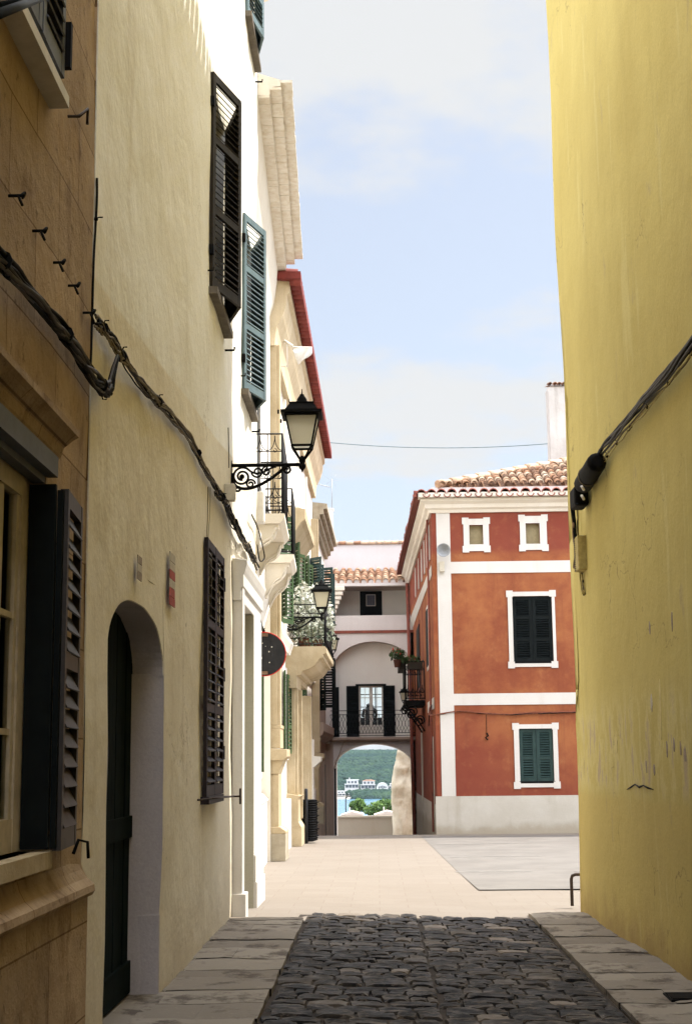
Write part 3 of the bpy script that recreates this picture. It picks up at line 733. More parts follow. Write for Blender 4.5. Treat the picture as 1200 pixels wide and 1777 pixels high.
# ================================================================== LEFT: PALE HOUSE
XP = -1.435; FP = Frame((XP, 0), (XP, 1), (1, 0)); P0, P1 = YB + .01, 17.35
pale = thing('plastered_house', 'pale plastered house with arched side door, part shaded and part in sun', 'house', (XP, P0, 0))
da, db, dzs, dap = 7.74, 9.72, 2.30, 2.56
wz1 = (12.2, 13.45, 5.745, 7.80); wz2 = (15.3, 16.48, 5.63, 7.67); wz3 = (15.65, 16.93, 10.28, 11.15)
def foldf(s, z): return -.03 if (s < 10.4 and z > 4.9) else 0
mb = MB()
wallgrid(mb, FP, P0, P1, 0, 11.4, [(da, db, 0, 2.75, 0.0), (14.62, 15.75, 0, 3.2, .26), wz1 + (.2,), wz2 + (.2,), wz3 + (.2,)], .35, .022, dfun=foldf)
arch_wall(mb, FP, da, db, dzs - .12, dap - dzs + .12, 2.75, 0.0, .22, power=2.3, amp=.022)
shell(mb, FP, P0, P1, -.05, 11.4, 5)
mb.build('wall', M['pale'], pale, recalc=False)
# arched doorway
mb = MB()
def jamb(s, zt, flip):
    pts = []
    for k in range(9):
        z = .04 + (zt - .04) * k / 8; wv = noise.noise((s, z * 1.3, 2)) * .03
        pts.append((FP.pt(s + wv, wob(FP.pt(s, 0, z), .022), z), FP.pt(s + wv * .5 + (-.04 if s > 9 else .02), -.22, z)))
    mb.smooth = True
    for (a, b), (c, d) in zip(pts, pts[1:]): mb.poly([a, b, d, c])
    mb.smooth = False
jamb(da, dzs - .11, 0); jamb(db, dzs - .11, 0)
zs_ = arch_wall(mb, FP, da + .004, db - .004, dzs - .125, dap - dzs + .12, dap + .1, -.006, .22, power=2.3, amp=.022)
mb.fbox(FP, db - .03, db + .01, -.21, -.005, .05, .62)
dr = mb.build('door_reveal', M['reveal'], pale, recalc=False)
mb = MB(); mb.fbox(FP, da - .03, db + .03, -.3, .05, -.04, .125); mb.build('doorstep', M['slab'], pale, bevel=.015)
mb = MB()
s = da
while s < db - .02:
    w = min(.115, db - s); mb.fbox(FP, s + .004, s + w - .004, -.235 + R_.uniform(-.004, .004), -.205 + R_.uniform(-.003, .003), .13, 2.56); s += w
mb.fbox(FP, da, db, -.26, -.225, .13, 2.6); mb.fbox(FP, da, db, -.206, -.185, .14, .34); mb.fbox(FP, da, db, -.206, -.188, 1.12, 1.26)
dl = mb.build('door', M['plank'], pale)
mb = MB(); mb.lathe(FP.pt(8.0, -.185, 1.3), [(.012, 0), (.012, .03), (.022, .035), (.022, .05), (.01, .058)], 10, FP.n); mb.build('door_knob', M['steel'], dl)
# white door surround at the sunny end
mb = MB()
mb.fbox(FP, 14.38, 14.60, .0, .105, .0, 3.4); mb.fbox(FP, 14.36, 14.64, .0, .14, .0, .34); mb.fbox(FP, 15.79, 16.8, .0, .10, .62, 3.2)
mb.fbox(FP, 15.78, 16.9, .0, .135, .0, .34); mb.fbox(FP, 15.78, 16.85, .0, .12, .34, .62)
mb.fprofile(FP, 14.36, 16.82, [(0, 3.2), (.09, 3.2), (.09, 3.32), (.115, 3.34), (.115, 3.46), (.13, 3.5), (.15, 3.57), (.15, 3.61), (0, 3.63)])
mb.build('door_surround', M['trim'], pale, bevel=.006)
mb = MB(); mb.fbox(FP, 14.6, 15.76, -.27, -.23, 0, 3.22)
for k in range(3): mb.fbox(FP, 14.7 + .36 * k, 14.98 + .36 * k, -.235, -.215, .4, 2.9)
mb.build('house_door', M['greywall'], pale)
M['shadegrey'] = plaster('grey green reveal shade', C(.36, .345, .275), C(.31, .295, .235), C(.22, .2, .15), st=.4, bump=.2)
m = MB(); m.fbox(FP, 15.745, 15.785, -.2, .098, .0, 3.19); m.build('reveal_shade', M['shadegrey'], pale)  # far reveal face, with the recess shade put into its grey colour
# the three upper windows: shutters pushed ajar so the leaves meet in a V, sill below
def vshutters(w, mat, rails, proj=.215, name='window', flip=False):
    s0, s1, z0, z1 = w
    sill = MB(); sill.fbox(FP, s0 - .06, s1 + .08, -.05, .085, z0 - .075, z0 - .01); so = sill.build('window', M['sillwood'], pale)
    d = MB(); d.fbox(FP, s0, s1, -.23, -.19, z0, z1); d.build('dark_room', M['dark'], so)
    mid = (s0 + s1) / 2; h = z1 - z0 - .02
    for (s, e) in ((s0, 1), (s1, -1)):
        a = (FP.pt(mid, proj, 0) - FP.pt(s, .02, 0)); w_ = a.length; a.normalize(); nn = a.cross(Vector((0, 0, 1)))
        if nn.x < 0: nn = -nn
        m = MB(); leaf(m, FP.pt(s, .02, z0 + .01), a, nn, w_ - .01, h, rails=rails, st=.06, pitch=.056, slat=.058, tilt=48); m.build('shutter', mat, so)
    for s in (s0, s1):
        for z in (z0 + .3, z1 - .35):
            m = MB(); m.fbox(FP, s - .035, s + .015, .005, .045, z, z + .09); m.build('hinge', M['black'], so)
    m = MB(); q = FP.pt(s1 + .12, 0, z0 - .18); m.tube([q, q + Vector((.09, 0, 0)), q + Vector((.095, 0, .03))], .011); m.build('shutter_catch', M['black'], so)
    m = MB(); q = FP.pt(s0 - .1, 0, z0 + .12); m.tube([q, q + Vector((.05, 0, 0)), q + Vector((.055, 0, .03))], .008); m.build('shutter_catch', M['black'], so)
vshutters(wz1, M['brownsh'], (.36, .69)); vshutters(wz2, M['bluegrey'], (.36, .69)); vshutters(wz3, M['bluegrey'], (.5,), .16)
# closed ground-floor shutter with an iron stay
g0, gz0 = FP.px(354, 1383, .03); g1, gz1 = FP.px(381, 962, .03)
gw = MB(); gw.fbox(FP, g0 - .03, g1 + .03, .002, .075, gz0 - .06, gz0); go = gw.build('window', M['plumsh'], pale)
g1 = 13.15; gz1 = 3.45
m = MB()
for k in range(2): leaf(m, FP.pt(g0 + (g1 - g0) * k / 2, .035, gz0), (0, 1, 0), (1, 0, 0), (g1 - g0) / 2 - .004, gz1 - gz0, rails=(.34, .67), st=.07, pitch=.075, slat=.062, tilt=40)
m.build('shutter', M['plumsh'], go)
for z in (gz0 + .3, gz0 + 1.0, gz1 - .3): m = MB(); m.fbox(FP, g1 - .02, g1 + .05, .01, .055, z, z + .12); m.build('hinge', M['black'], go)
m = MB(); q = FP.pt(g0 - .03, 0, gz0 - .01); m.tube([q + Vector((-.0, -.15, -.01)), q + Vector((.10, -.05, 0))], .008); q = FP.pt(g1, .03, gz0 - .03); m.tube([q, q + Vector((.16, .1, 0))], .009); m.tube([q + Vector((.16, .1, -.07)), q + Vector((.16, .1, .07))], .01); m.tube([FP.pt(g0, .08, gz0 - .012), q + Vector((.1, .06, 0))], .009)
m.build('shutter_stay', M['rust'], go)
m = MB(); m.fprofile(FP, P0, P1 + .02, [(0, 11.30), (.04, 11.30), (.08, 11.36), (.16, 11.4), (.16, 11.5), (0, 11.56)]); m.build('eaves', M['cream'], pale)
# ================================================================== LEFT: WHITE HOUSE WITH BALCONIES
F2 = Frame((-1.56, P1 + .01), (-1.76, 24.0), (1, 0)); L2 = F2.len
white = thing('balcony_house', 'white house with two iron balconies and a deep cream tiled cornice', 'house', F2.o)
mb = MB(); wallgrid(mb, F2, 0, L2, 0, 9.6, [], .6, .012, dfun=lambda s, z: -.16 if z < 3.6 else 0); shell(mb, F2, 0, L2, -.05, 10.3, 5)
mb.build('wall', M['white'], white, recalc=False)
mb = MB()    # cove and two stepped tile courses
mb.fprofile(F2, .0, L2, [(0, 9.2), (.05, 9.35), (.09, 9.55), (.12, 9.8), (.14, 10.05), (.29, 10.08), (.29, 10.18), (.43, 10.2), (.43, 10.28), (0, 10.42)])
cn = mb.build('cornice', M['cream'], white)
mb = MB()
for dd_, z in ((.15, 10.06), (.30, 10.17), (.44, 10.265)):
    s = 0.0
    while s < L2 - .1:
        mb.tint = R_.random(); w = .2; e = R_.uniform(-.005, .005)
        mb.fbox(F2, s, s + w, dd_ - .02, dd_ + .135 + e, z - .022 + e * .5, z + .012 + e * .5); s += w + .008
mb.build('eaves_tiles', M['creamtile'], cn)
m = MB(); m.tube([F2.pt(.55, .05, 3.7), F2.pt(.55, .05, 9.2)], .045, 8); m.build('drain_pipe', M['greywall'], white)
def scroll_bracket(mb, fr, s0, s1, d1, ztop, h):
    prof = [(0, ztop), (d1, ztop), (d1, ztop - .06)]
    for k in range(13):
        t = k / 12; prof.append((d1 * (.92 - .9 * t) + .05 * d1 * math.sin(t * 7), ztop - .06 - (h - .06) * (t ** .8) - .02 * math.sin(t * 9)))
    prof.append((0, ztop - h)); mb.fprofile(fr, s0, s1, prof)
    for off in (.02, -.045):
        c = [fr.pt(s0 - .004, max(0.02, p[0] * .93 + off * .4), p[1] + off) for p in prof[3:-1]]; mb.tube(c, .017, 5)
def railing(mb, fr, s0, s1, d1, z0, h, pat='diamond', pitch=.12, ends=True, r=.008):
    """balcony railing round three sides"""
    runs = [(fr.pt(s0, 0, 0), fr.pt(s0, d1, 0)), (fr.pt(s0, d1, 0), fr.pt(s1, d1, 0)), (fr.pt(s1, d1, 0), fr.pt(s1, 0, 0))]
    if not ends: runs = runs[1:2]
    Zv = Vector((0, 0, 1))
    for a, b in runs:
        L = (b - a).length; u = (b - a).normalized(); n = max(2, int(round(L / pitch)))
        for z in (z0 + .05, z0 + h): mb.tube([a + Zv * z, b + Zv * z], r * 1.5, 5)
        for z in (z0 + h * .78, z0 + h * .2): mb.tube([a + Zv * z, b + Zv * z], r * .9, 5)
        for k in range(n + 1): p = a + u * L * k / n; mb.tube([p + Zv * (z0 + .02), p + Zv * (z0 + h)], r if 0 < k < n else r * 1.8, 5)
        for k in range(n):
            p = a + u * L * k / n; q = a + u * L * (k + 1) / n; m_ = (p + q) / 2
            for zc, s_ in ((z0 + h * .79, 1), (z0 + h * .21, 1)):
                mb.tube(bez([p + Zv * (zc), m_ + Zv * (zc + .02), m_ + Zv * (zc + h * .19)], 6), r * .7, 4)
                mb.tube(bez([q + Zv * (zc), m_ + Zv * (zc + .02), m_ + Zv * (zc + h * .19)], 6), r * .7, 4)
                mb.tube(spiral(m_ + Zv * (zc - .0), u, Zv, .03, .012, math.pi / 2, -.9, 9), r * .7, 4)
def balcony(parent, fr, s0, s1, d1, z, railh=1.05, slab=.13, br=.42, mat='cream', pitch=.11):
    m = MB(); m.fprofile(fr, s0, s1, [(0, z - slab), (d1 - .06, z - slab), (d1, z - slab * .45), (d1, z), (0, z)]); b = m.build('balcony', M[mat], parent)
    for s in (s0 + .06, s1 - .24):
        m = MB(); scroll_bracket(m, fr, s, s + .18, d1 * .82, z - slab - .003, br); m.build('bracket', M['cream'], b)
    m = MB(); railing(m, fr, s0 + .03, s1 - .03, d1 - .03, z, railh, pitch=pitch); m.build('railing', M['rail'], b)
    return b
balcony(white, F2, 1.3, 3.2, .42, 4.82, 1.08, pitch=.19)
balcony(white, F2, 4.75, 6.35, .45, 4.77, 1.04, br=.5, pitch=.19)
def upwin(parent, fr, s0, s1, z0, z1, mat, ang=25, pitch=.07, frame='trim', side=(1, 1), name='window', trimw=.1):
    """window with a painted surround, dark behind, shutter leaves thrown open at an angle"""
    m = MB()
    m.fbox(fr, s0 - trimw, s0, .003, .035, z0 - trimw, z1 + trimw); m.fbox(fr, s1, s1 + trimw, .003, .035, z0 - trimw, z1 + trimw)
    m.fbox(fr, s0, s1, .003, .035, z1, z1 + trimw); m.fbox(fr, s0 - .03, s1 + .03, .003, .07, z0 - trimw, z0)
    w = m.build('window', M[frame], parent)
    m = MB(); m.fbox(fr, s0, s1, .002, .012, z0, z1); m.build('pane', M['dark'], w)
    wd = (s1 - s0) / 2
    for s, e, on in ((s0, -1, side[0]), (s1, 1, side[1])):
        if not on: continue
        t = math.radians(ang); a = fr.u * e * math.cos(t) + fr.n * math.sin(t); nn = fr.n * math.cos(t) - fr.u * e * math.sin(t)
        m = MB(); leaf(m, fr.pt(s, .05, z0), a, nn, wd, z1 - z0, rails=(.34, .67), pitch=pitch, slat=.06, tilt=40); m.build('shutter', M[mat], w)
    return w
F2g = Frame((F2.o.x - .16, F2.o.y), (F2.o.x - .16 + F2.u.x * L2, F2.o.y + F2.u.y * L2), (1, 0))
upwin(white, F2g, 4.9, 5.7, 1.45, 2.95, 'green', 13, side=(1, 0))
upwin(white, F2, 1.8, 2.7, 4.85, 6.7, 'green', 12, side=(0, 0))
upwin(white, F2, 5.1, 6.0, 4.83, 5.6, 'green', 55, side=(0, 1))
m = MB(); m.fbox(F2g, 3.3, L2 - .1, .003, .11, 0, .95); m.fprofile(F2g, 3.3, L2 - .1, [(0, .95), (.11, .95), (.13, .99), (.05, 1.08), (0, 1.1)]); m.build('plinth', M['white'], white)
# ================================================================== LEFT: ORNATE STONE HOUSE
M['stonecream'] = plaster('cream dressed stone', C(.62, .52, .36), C(.54, .44, .29), C(.38, .29, .17), big=1.4, st=.5, bump=.3)
F3 = Frame((-1.78, 24.02), (-1.70, 38.8), (1, 0)); L3 = F3.len
ornate = thing('ornate_house', 'ornate white and ochre stone house with pilasters, green shutters and red tiled eaves', 'house', F3.o)
mb = MB(); wallgrid(mb, F3, 0, L3, 0, 9.5, [], .6, .01); shell(mb, F3, 0, L3, -.05, 9.9, 5); mb.build('wall', M['white'], ornate, recalc=False)
def pilaster(s0, s1, d, z0, z1, ped=True, mat='ochre'):
    m = MB(); m.fbox(F3, s0, s1, .002, d, z0, z1)
    m.fbox(F3, s0 + .03, s0 + (s1 - s0) * .45, d - .002, d + .05, z0, z1)
    if ped:
        m.fprofile(F3, s0 - .06, s1 + .06, [(0, 1.62), (d + .10, 1.62), (d + .16, 1.68), (d + .16, 1.80), (0, 1.82)], 0)
        m.fprofile(F3, s0 - .02, s1 + .02, [(0, 1.40), (d + .02, 1.40), (d + .1, 1.62), (0, 1.62)], 0)
        m.fbox(F3, s0, s1, .002, d + .02, .52, 1.40); m.fprofile(F3, s0 - .04, s1 + .04, [(0, .44), (d + .14, .44), (d + .14, .48), (d + .04, .55), (0, .55)]); 0
        m.fbox(F3, s0 - .01, s1 + .01, .002, d + .05, 1.82, 2.14); m.fbox(F3, s0, s1, .002, d + .06, 2.14, 2.2)
    po = m.build('pilaster', M[mat], ornate, bevel=.008)
    if ped: m = MB(); m.fbox(F3, s0 - .04, s1 + .04, .002, d + .135, 0, .44); m.build('base_block', M['greystone'], po, bevel=.012)
    return po
pilaster(.05, .75, .13, 2.2, 8.72); pilaster(4.2, 4.55, .17, .5, 3.15, False); pilaster(4.75, 5.1, .22, .5, 3.0, False); pilaster(7.4, 7.75, .27, .5, 3.0, False); pilaster(14.0, 14.6, .15, 2.2, 8.0)
m = MB(); m.fbox(F3, 4.1, 5.2, .002, .29, 0, .36); m.fprofile(F3, 4.1, 5.2, [(0, .36), (.29, .36), (.23, .46), (.23, .9), (.28, .95), (0, 1.0)]); m.build('portal_base', M['ochre'], ornate, bevel=.008)
m = MB(); m.fbox(F3, 3.9, 5.3, .002, .22, 3.0, 3.45); m.fprofile(F3, 3.95, 8.0, [(0, 3.16), (.2, 3.16), (.22, 3.24), (.30, 3.26), (.32, 3.33), (.44, 3.36), (.56, 3.43), (.64, 3.53), (.66, 3.57), (.73, 3.58), (.73, 3.65), (.79, 3.67), (.80, 3.76), (.76, 3.8), (0, 3.8)]); pb = m.build('balcony', M['ochre'], ornate)
m = MB(); railing(m, F3, 4.0, 7.95, .76, 3.8, .82, pitch=.24, r=.008); m.build('railing', M['rail'], pb)
m = MB(); m.fprofile(F3, 4.6, 8.4, [(0, 6.0), (.12, 6.1), (.28, 6.35), (.36, 6.42), (.36, 6.62), (0, 6.7)]); m.build('window_hood', M['ochre'], ornate)
m = MB(); m.fprofile(F3, 0, L3, [(0, 8.7), (.10, 8.7), (.11, 8.9), (.14, 9.05), (.24, 9.25), (.30, 9.45), (.31, 9.62), (.36, 9.66), (.36, 9.86), (0, 9.95)], m0=-.2)
cn = m.build('cornice', M['stonecream'], ornate)
m = MB(); tiles(m, F3.pt(-.05, .46, 9.93), F3.u, -F3.n + Vector((0, 0, .25)), 61, 3, pitch=.243, r=.1, length=.4, step=.3, under=False)
for k in range(61):
    m.tint = R_.random(); c = F3.pt(-.05 + .243 * (k + .5), .365, 9.90); m.tube([c, c + F3.n * .19], [.115, .125], 8)
m.fbox(F3, -.05, L3, .2, .52, 9.865, 9.93); m.fbox(F3, -.07, .2, .05, .56, 9.87, 10.0)
m.build('eaves_tiles', M['redtile'], cn)
for (s0, s1, z0, z1) in ((2.85, 3.7, 1.75, 3.25), (8.8, 9.5, 1.75, 3.25)): upwin(ornate, F3, s0, s1, z0, z1, 'green', 6, trimw=.12)
upwin(ornate, F3, 1.3, 2.2, 4.1, 5.95, 'green', 24, side=(1, 1)); upwin(ornate, F3, 5.4, 6.4, 4.2, 6.0, 'green', 20); upwin(ornate, F3, 9.4, 10.3, 4.6, 6.3, 'green', 20); upwin(ornate, F3, 12.7, 13.6, 4.9, 6.75, 'teal', 40)
for s in (.9, 3.4, 7.9, 11.2): m = MB(); m.fbox(F3, s, s + .16, .002, .06, 4.0, 8.6); m.fprofile(F3, s - .05, s + .21, [(.06, 6.9), (.061, 6.9), (.12, 7.05), (.12, 7.2), (.06, 7.25)]); m.build('wall_strip', M['cream'], ornate)
m = MB(); m.fprofile(F3, .8, 3.9, [(0, 3.62), (.10, 3.62), (.12, 3.7), (.16, 3.8), (.16, 3.86), (0, 3.9)]); m.build('stone_band', M['cream'], ornate); m = MB(); m.fprofile(F3, 8.1, L3, [(0, 3.62), (.10, 3.62), (.12, 3.7), (.16, 3.8), (.16, 3.86), (0, 3.9)])
m.build('stone_band', M['cream'], ornate)
for a_, b_ in ((.85, 4.0), (8.2, L3)): m = MB(); m.fbox(F3, a_, b_, .003, .10, 0, .9); m.build('plinth', M['white'], ornate)
m = MB(); m.fbox(F3, 9.6, 10.2, .003, .24, .6, 2.1); m.fprofile(F3, 9.55, 10.25, [(0, 1.45), (.24, 1.45), (.42, 1.6), (.42, 1.7), (0, 1.75)]); m.build('stone_bracket', M['cream'], ornate)
# ================================================================== LEFT: LAST LOW HOUSE BEFORE THE ARCH
F4 = Frame((-1.69, 38.82), (-1.62, 45.95), (1, 0)); L4 = F4.len
low = thing('shaded_house', 'narrow shaded house with black shutters between the ornate house and the arch', 'house', F4.o)
mb = MB(); wallgrid(mb, F4, 0, L4, -1.5, 4.4, [], .6, .01); shell(mb, F4, 0, L4, -1.5, 8.4, 5); mb.build('wall', M['dkpink'], low, recalc=False)  # lower wall darker up to the shadow line: cast shade put into its colour
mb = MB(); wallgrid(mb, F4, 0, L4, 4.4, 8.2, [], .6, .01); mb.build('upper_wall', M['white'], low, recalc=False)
m = MB(); m.fprofile(F4, 0, L4, [(0, 8.0), (.1, 8.0), (.12, 8.1), (.2, 8.12), (.2, 8.25), (.3, 8.27), (.3, 8.4), (.4, 8.42), (.4, 8.55), (0, 8.6)]); m.build('cornice', M['greystone'], low)
upwin(low, F4, 2.6, 3.5, 3.1, 4.5, 'blackgreen', 78, frame='dkpink', side=(1, 0)); upwin(low, F4, .6, 1.4, 2.95, 4.3, 'dkgreen', 40, frame='dkpink', side=(1, 0))
upwin(low, F4, 1.0, 2.0, 5.4, 6.9, 'teal', 66)
m = MB(); m.fprofile(F4, .1, L4, [(0, 2.15), (.22, 2.3), (.26, 2.4), (.26, 2.62), (0, 2.66)]); m.build('ledge', M['dkpink'], low)
for a_, b_, z_ in ((2.2, 3.3, 1.3), (4.6, 5.7, 1.5)): m = MB(); m.fbox(F4, a_, b_, .003, .05, -1.2, z_); m.build('house_door', M['brownsh'], low)
for a_, b_, z_ in ((1.7, 2.0, 1.8), (3.6, 3.9, 1.6), (5.9, 6.2, 1.9)): m = MB(); m.fbox(F4, a_, b_, .003, .11, -1.2, z_); m.build('door_jamb', M['dkpink'], low)
# ================================================================== THE ARCH HOUSE ACROSS THE STREET
YA = 46.0; FA = Frame((-1.75, YA), (1.3, YA), (0, -1)); A0 = -1.75
def ax(u, v, Y=YA): p = onY(u, v, Y); return p.x - A0, p.z
archh = thing('arch_house', 'pinkish white house bridging the street on an arch, loggia and tiled eaves above', 'house', (A0, YA, -1.3))
LA = 3.02
sl = ax(579.5, 1330)[0]; sr = ax(718, 1330)[0]; zb = ax(640, 1279)[1]; zcr = ax(648, 1290)[1]; zspr = ax(580, 1328)[1]
rl = ax(575, 1165)[0]; rr = ax(721, 1165)[0]; rsp = ax(600, 1168)[1]; rcr = ax(648, 1113)[1]
zpar0 = ax(640, 1094)[1]; zpar1 = ax(640, 1068)[1]; zeav = ax(640, 1016)[1]; zwt = ax(640, 941)[1]
D0 = 3.4; RD = .45
mb = MB()
# street level: spandrels of the passage arch and its jambs
arch_wall(mb, FA, sl, sr, zspr, zcr - zspr, zb, 0, D0, power=1.9)
for a, b in ((0, sl), (sr, LA)):
    mb.poly([FA.pt(a, 0, -1.6), FA.pt(b, 0, -1.6), FA.pt(b, 0, zb), FA.pt(a, 0, zb)])
for s in (sl, sr): mb.poly([FA.pt(s, 0, -1.6), FA.pt(s, -D0, -1.6), FA.pt(s, -D0, zspr), FA.pt(s, 0, zspr)])
# balcony recess under its big arch
arch_wall(mb, FA, rl, rr, rsp, rcr - rsp, zpar0, 0, RD, power=2.0)
mb.poly([FA.pt(0, 0, zb), FA.pt(rl, 0, zb), FA.pt(rl, 0, zpar0), FA.pt(0, 0, zpar0)])
mb.poly([FA.pt(rr, 0, zb), FA.pt(LA, 0, zb), FA.pt(LA, 0, zpar0), FA.pt(rr, 0, zpar0)])
for s in (rl, rr): mb.poly([FA.pt(s, 0, zb), FA.pt(s, -RD, zb), FA.pt(s, -RD, rsp), FA.pt(s, 0, rsp)])
fl = ax(640, 1279)[1]
mb.poly([FA.pt(0, .0, fl), FA.pt(LA, .0, fl), FA.pt(LA, -D0, fl), FA.pt(0, -D0, fl)])
# loggia parapet and the wall over the eaves
mb.fbox(FA, 0, LA, -.16, .01, zpar0 + .003, zpar1)
mb.poly([FA.pt(0, -.16, zpar0 + .01), FA.pt(LA, -.16, zpar0 + .01), FA.pt(LA, -1.3, zpar0 + .01), FA.pt(0, -1.3, zpar0 + .01)])
zwt2 = ax(640, 941, YA + 1.35)[1]
for s in (0.0, LA): mb.poly([FA.pt(s, -.0, zb), FA.pt(s, -D0, zb), FA.pt(s, -D0, zwt2), FA.pt(s, -1.4, zwt2), FA.pt(s, 0, zeav)])
mb.build('wall', M['pinkwhite'], archh, recalc=False)
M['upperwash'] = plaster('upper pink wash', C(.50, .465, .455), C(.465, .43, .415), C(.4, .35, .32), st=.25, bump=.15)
mb = MB()
mb.poly([FA.pt(-.2, -1.31, zeav), FA.pt(LA, -1.31, zeav), FA.pt(LA, -1.5, zwt2), FA.pt(-.2, -1.5, zwt2)])
mb.poly([FA.pt(-.2, -1.5, zwt2), FA.pt(LA, -1.5, zwt2), FA.pt(LA, -D0, zwt2), FA.pt(-.2, -D0, zwt2)])
mb.build('upper_wall', M['upperwash'], archh, recalc=False)
mb = MB()
# recessed walls, with the balcony doorway and the loggia behind
dl0, dz0 = ax(623, 1279, YA + RD); dl1, dz1 = ax(664, 1190, YA + RD)
FAr = Frame((A0, YA + RD), (1.3, YA + RD), (0, -1))
wallgrid(mb, FAr, 0, LA, zb, zpar0, [(dl0, dl1, fl + .002, dz1, .15)], .6, 0)
FAl = Frame((A0, YA + 1.3), (1.3, YA + 1.3), (0, -1)); wallgrid(mb, FAl, 0, LA, zpar0, zeav + .1, [], .6, 0)
# the room behind, with a window straight through to the sky
FAb = Frame((A0, YA + D0), (1.3, YA + D0), (0, -1)); bw0, bz0 = onY(622, 1248, YA + D0).x - A0, onY(640, 1248, YA + D0).z; bw1, bz1 = onY(668, 1180, YA + D0).x - A0, onY(640, 1180, YA + D0).z
wallgrid(mb, FAb, 0, LA, zb, zwt2, [(bw0, bw1, bz0, bz1, .1)], .6, 0)
mb.build('inner_wall', M['greywall'], archh, recalc=False)
# balcony doors
dm = MB(); dw = dl1 - dl0
dm.fbox(FAr, dl0, dl0 + .03, -.1, -.02, fl + .01, dz1); dm.fbox(FAr, dl1 - .03, dl1, -.1, -.02, fl + .01, dz1); dm.fbox(FAr, dl0 + .03, dl1 - .03, -.1, -.02, dz1 - .05, dz1)
md = (dl0 + dl1) / 2; zr = onY(640, 1258, YA + RD).z
dm.fbox(FAr, md - .035, md + .035, -.09, -.03, fl + .01, dz1 - .05)
for a, b in ((dl0 + .03, md - .035), (md + .035, dl1 - .03)):
    dm.fbox(FAr, a, b, -.085, -.035, fl + .01, zr)
    dm.fbox(FAr, a, a + .018, -.08, -.04, zr, dz1 - .05); dm.fbox(FAr, b - .018, b, -.08, -.04, zr, dz1 - .05)
    for k in (.38, .72): z = zr + (dz1 - .05 - zr) * k; dm.fbox(FAr, a, b, -.07, -.05, z, z + .018)
    m_ = (a + b) / 2; dm.fbox(FAr, m_ - .007, m_ + .007, -.068, -.052, zr, dz1 - .05)
do = dm.build('balcony_door', M['whitewood'], archh)
m = MB(); m.fbox(FAr, dl0 + .03, dl1 - .03, -.063, -.059, zr, dz1 - .05); m.build('pane', M['glass'], do)
m = MB(); m.fbox(FAr, dl0 - .1, dl1 + .1, .003, .04, dz1 + .0, dz1 + .06); m.build('lintel', M['blackgreen'], do)
for (ua, ub) in ((601, 622.5), (664.5, 685)):
    a = ax(ua, 1230, YA + RD - .04)[0]; b = ax(ub, 1230, YA + RD - .04)[0]
    m = MB(); leaf(m, FAr.pt(a, .03, fl + .02), (1, 0, 0), (0, -1, 0), b - a, ax(640, 1190, YA + RD - .04)[1] - fl - .02, rails=(.35, .68), pitch=.05, slat=.055); m.fbox(FAr, a + .03, b - .03, .012, .018, fl + .05, dz1 - .05); m.build('shutter', M['blackgreen'], archh)
a = ax(575.5, 1200)[0]; b = ax(586, 1200)[0]
m = MB(); m.fbox(FA, rl + .01, rl + .12, -.40, -.05, fl + .02, ax(580, 1160)[1]); m.fbox(FA, rl + .12, rl + .22, -.42, -.1, fl + .02, ax(580, 1192)[1]); m.build('folded_shutter', M['blackgreen'], archh)
bm_ = MB(); bm_.fbox(FAb, bw0, bw1, -.06, -.03, bz0 + .62 * (bz1 - bz0), bz0 + .64 * (bz1 - bz0)); bm_.fbox(FAb, bw0, bw1, -.06, -.03, bz0 + .3 * (bz1 - bz0), bz0 + .32 * (bz1 - bz0)); bm_.fbox(FAb, bw0 - .02, bw1, -.06, -.03, bz0, bz0 + .05)
bm_.fbox(FAb, (bw0 + bw1) / 2 + .1, (bw0 + bw1) / 2 + .14, -.06, -.03, bz0, bz1); bm_.fbox(FAb, bw0, bw0 + .08, -.06, -.03, bz0, bz1)
bm_.build('back_window', M['brownsh'], archh)
m = MB(); m.fbox(FAb, bw0 - .3, bw1 + .3, .0, .1, fl, bz0 - .0); m.build('window_bench', M['darkcloth'], archh)
# balcony slab and railing across the recess
m = MB(); m.fprofile(FA, rl - .08, LA - .05, [(0, fl - .14), (.18, fl - .14), (.24, fl - .08), (.24, fl - .01), (0, fl - .01)]); bo = m.build('balcony', M['dkpink'], archh)
m = MB(); zt = ax(640, 1233, YA - .2)[1]; zt2 = ax(640, 1240, YA - .2)[1]
FR = Frame((A0, YA - .2), (1.3, YA - .2), (0, -1))
for z in (zt, zt2, fl + .04, fl + .12): m.tube([FR.pt(rl - .05, 0, z), FR.pt(LA - .08, 0, z)], .011, 5)
n = 26
for k in range(n):
    a = rl - .05 + (LA - .03 - rl) * k / n; b = rl - .05 + (LA - .03 - rl) * (k + 1) / n; mid = (a + b) / 2
    zs = [fl + .12 + (zt2 - fl - .12) * t / 12 for t in range(13)]
    for sg in (-1, 1): m.tube([FR.pt(mid + sg * (b - a) * .5 * math.cos(math.pi * t / 6), 0, z) for t, z in enumerate(zs)], .006, 4)
    for t in (0, 6, 12): m.lathe(FR.pt(mid + (b - a) * .5 * (1 if t != 6 else -1) * 1.0, 0, zs[t] - .02), [(.003, 0), (.016, .02), (.003, .04)], 6)
m.tube([FR.pt(LA - .08, 0, fl), FR.pt(LA - .08, 0, zt)], .014, 5)
m.build('railing', M['rail'], bo)
m = MB(); m.fbox(FA, rl - .1, LA, .002, .03, zpar0 - .05, zpar0 - .0); m.fbox(FA, -.0, LA, .002, .04, zpar0 - .09, zpar0 - .05); m.build('brick_band', M['browntile'], archh)
a, z0_ = ax(624.5, 1068, YA + 1.3); b, z1_ = ax(662, 1026, YA + 1.3)
m = MB(); m.fbox(FAl, a, b, .003, .03, z0_ - .4, z1_)
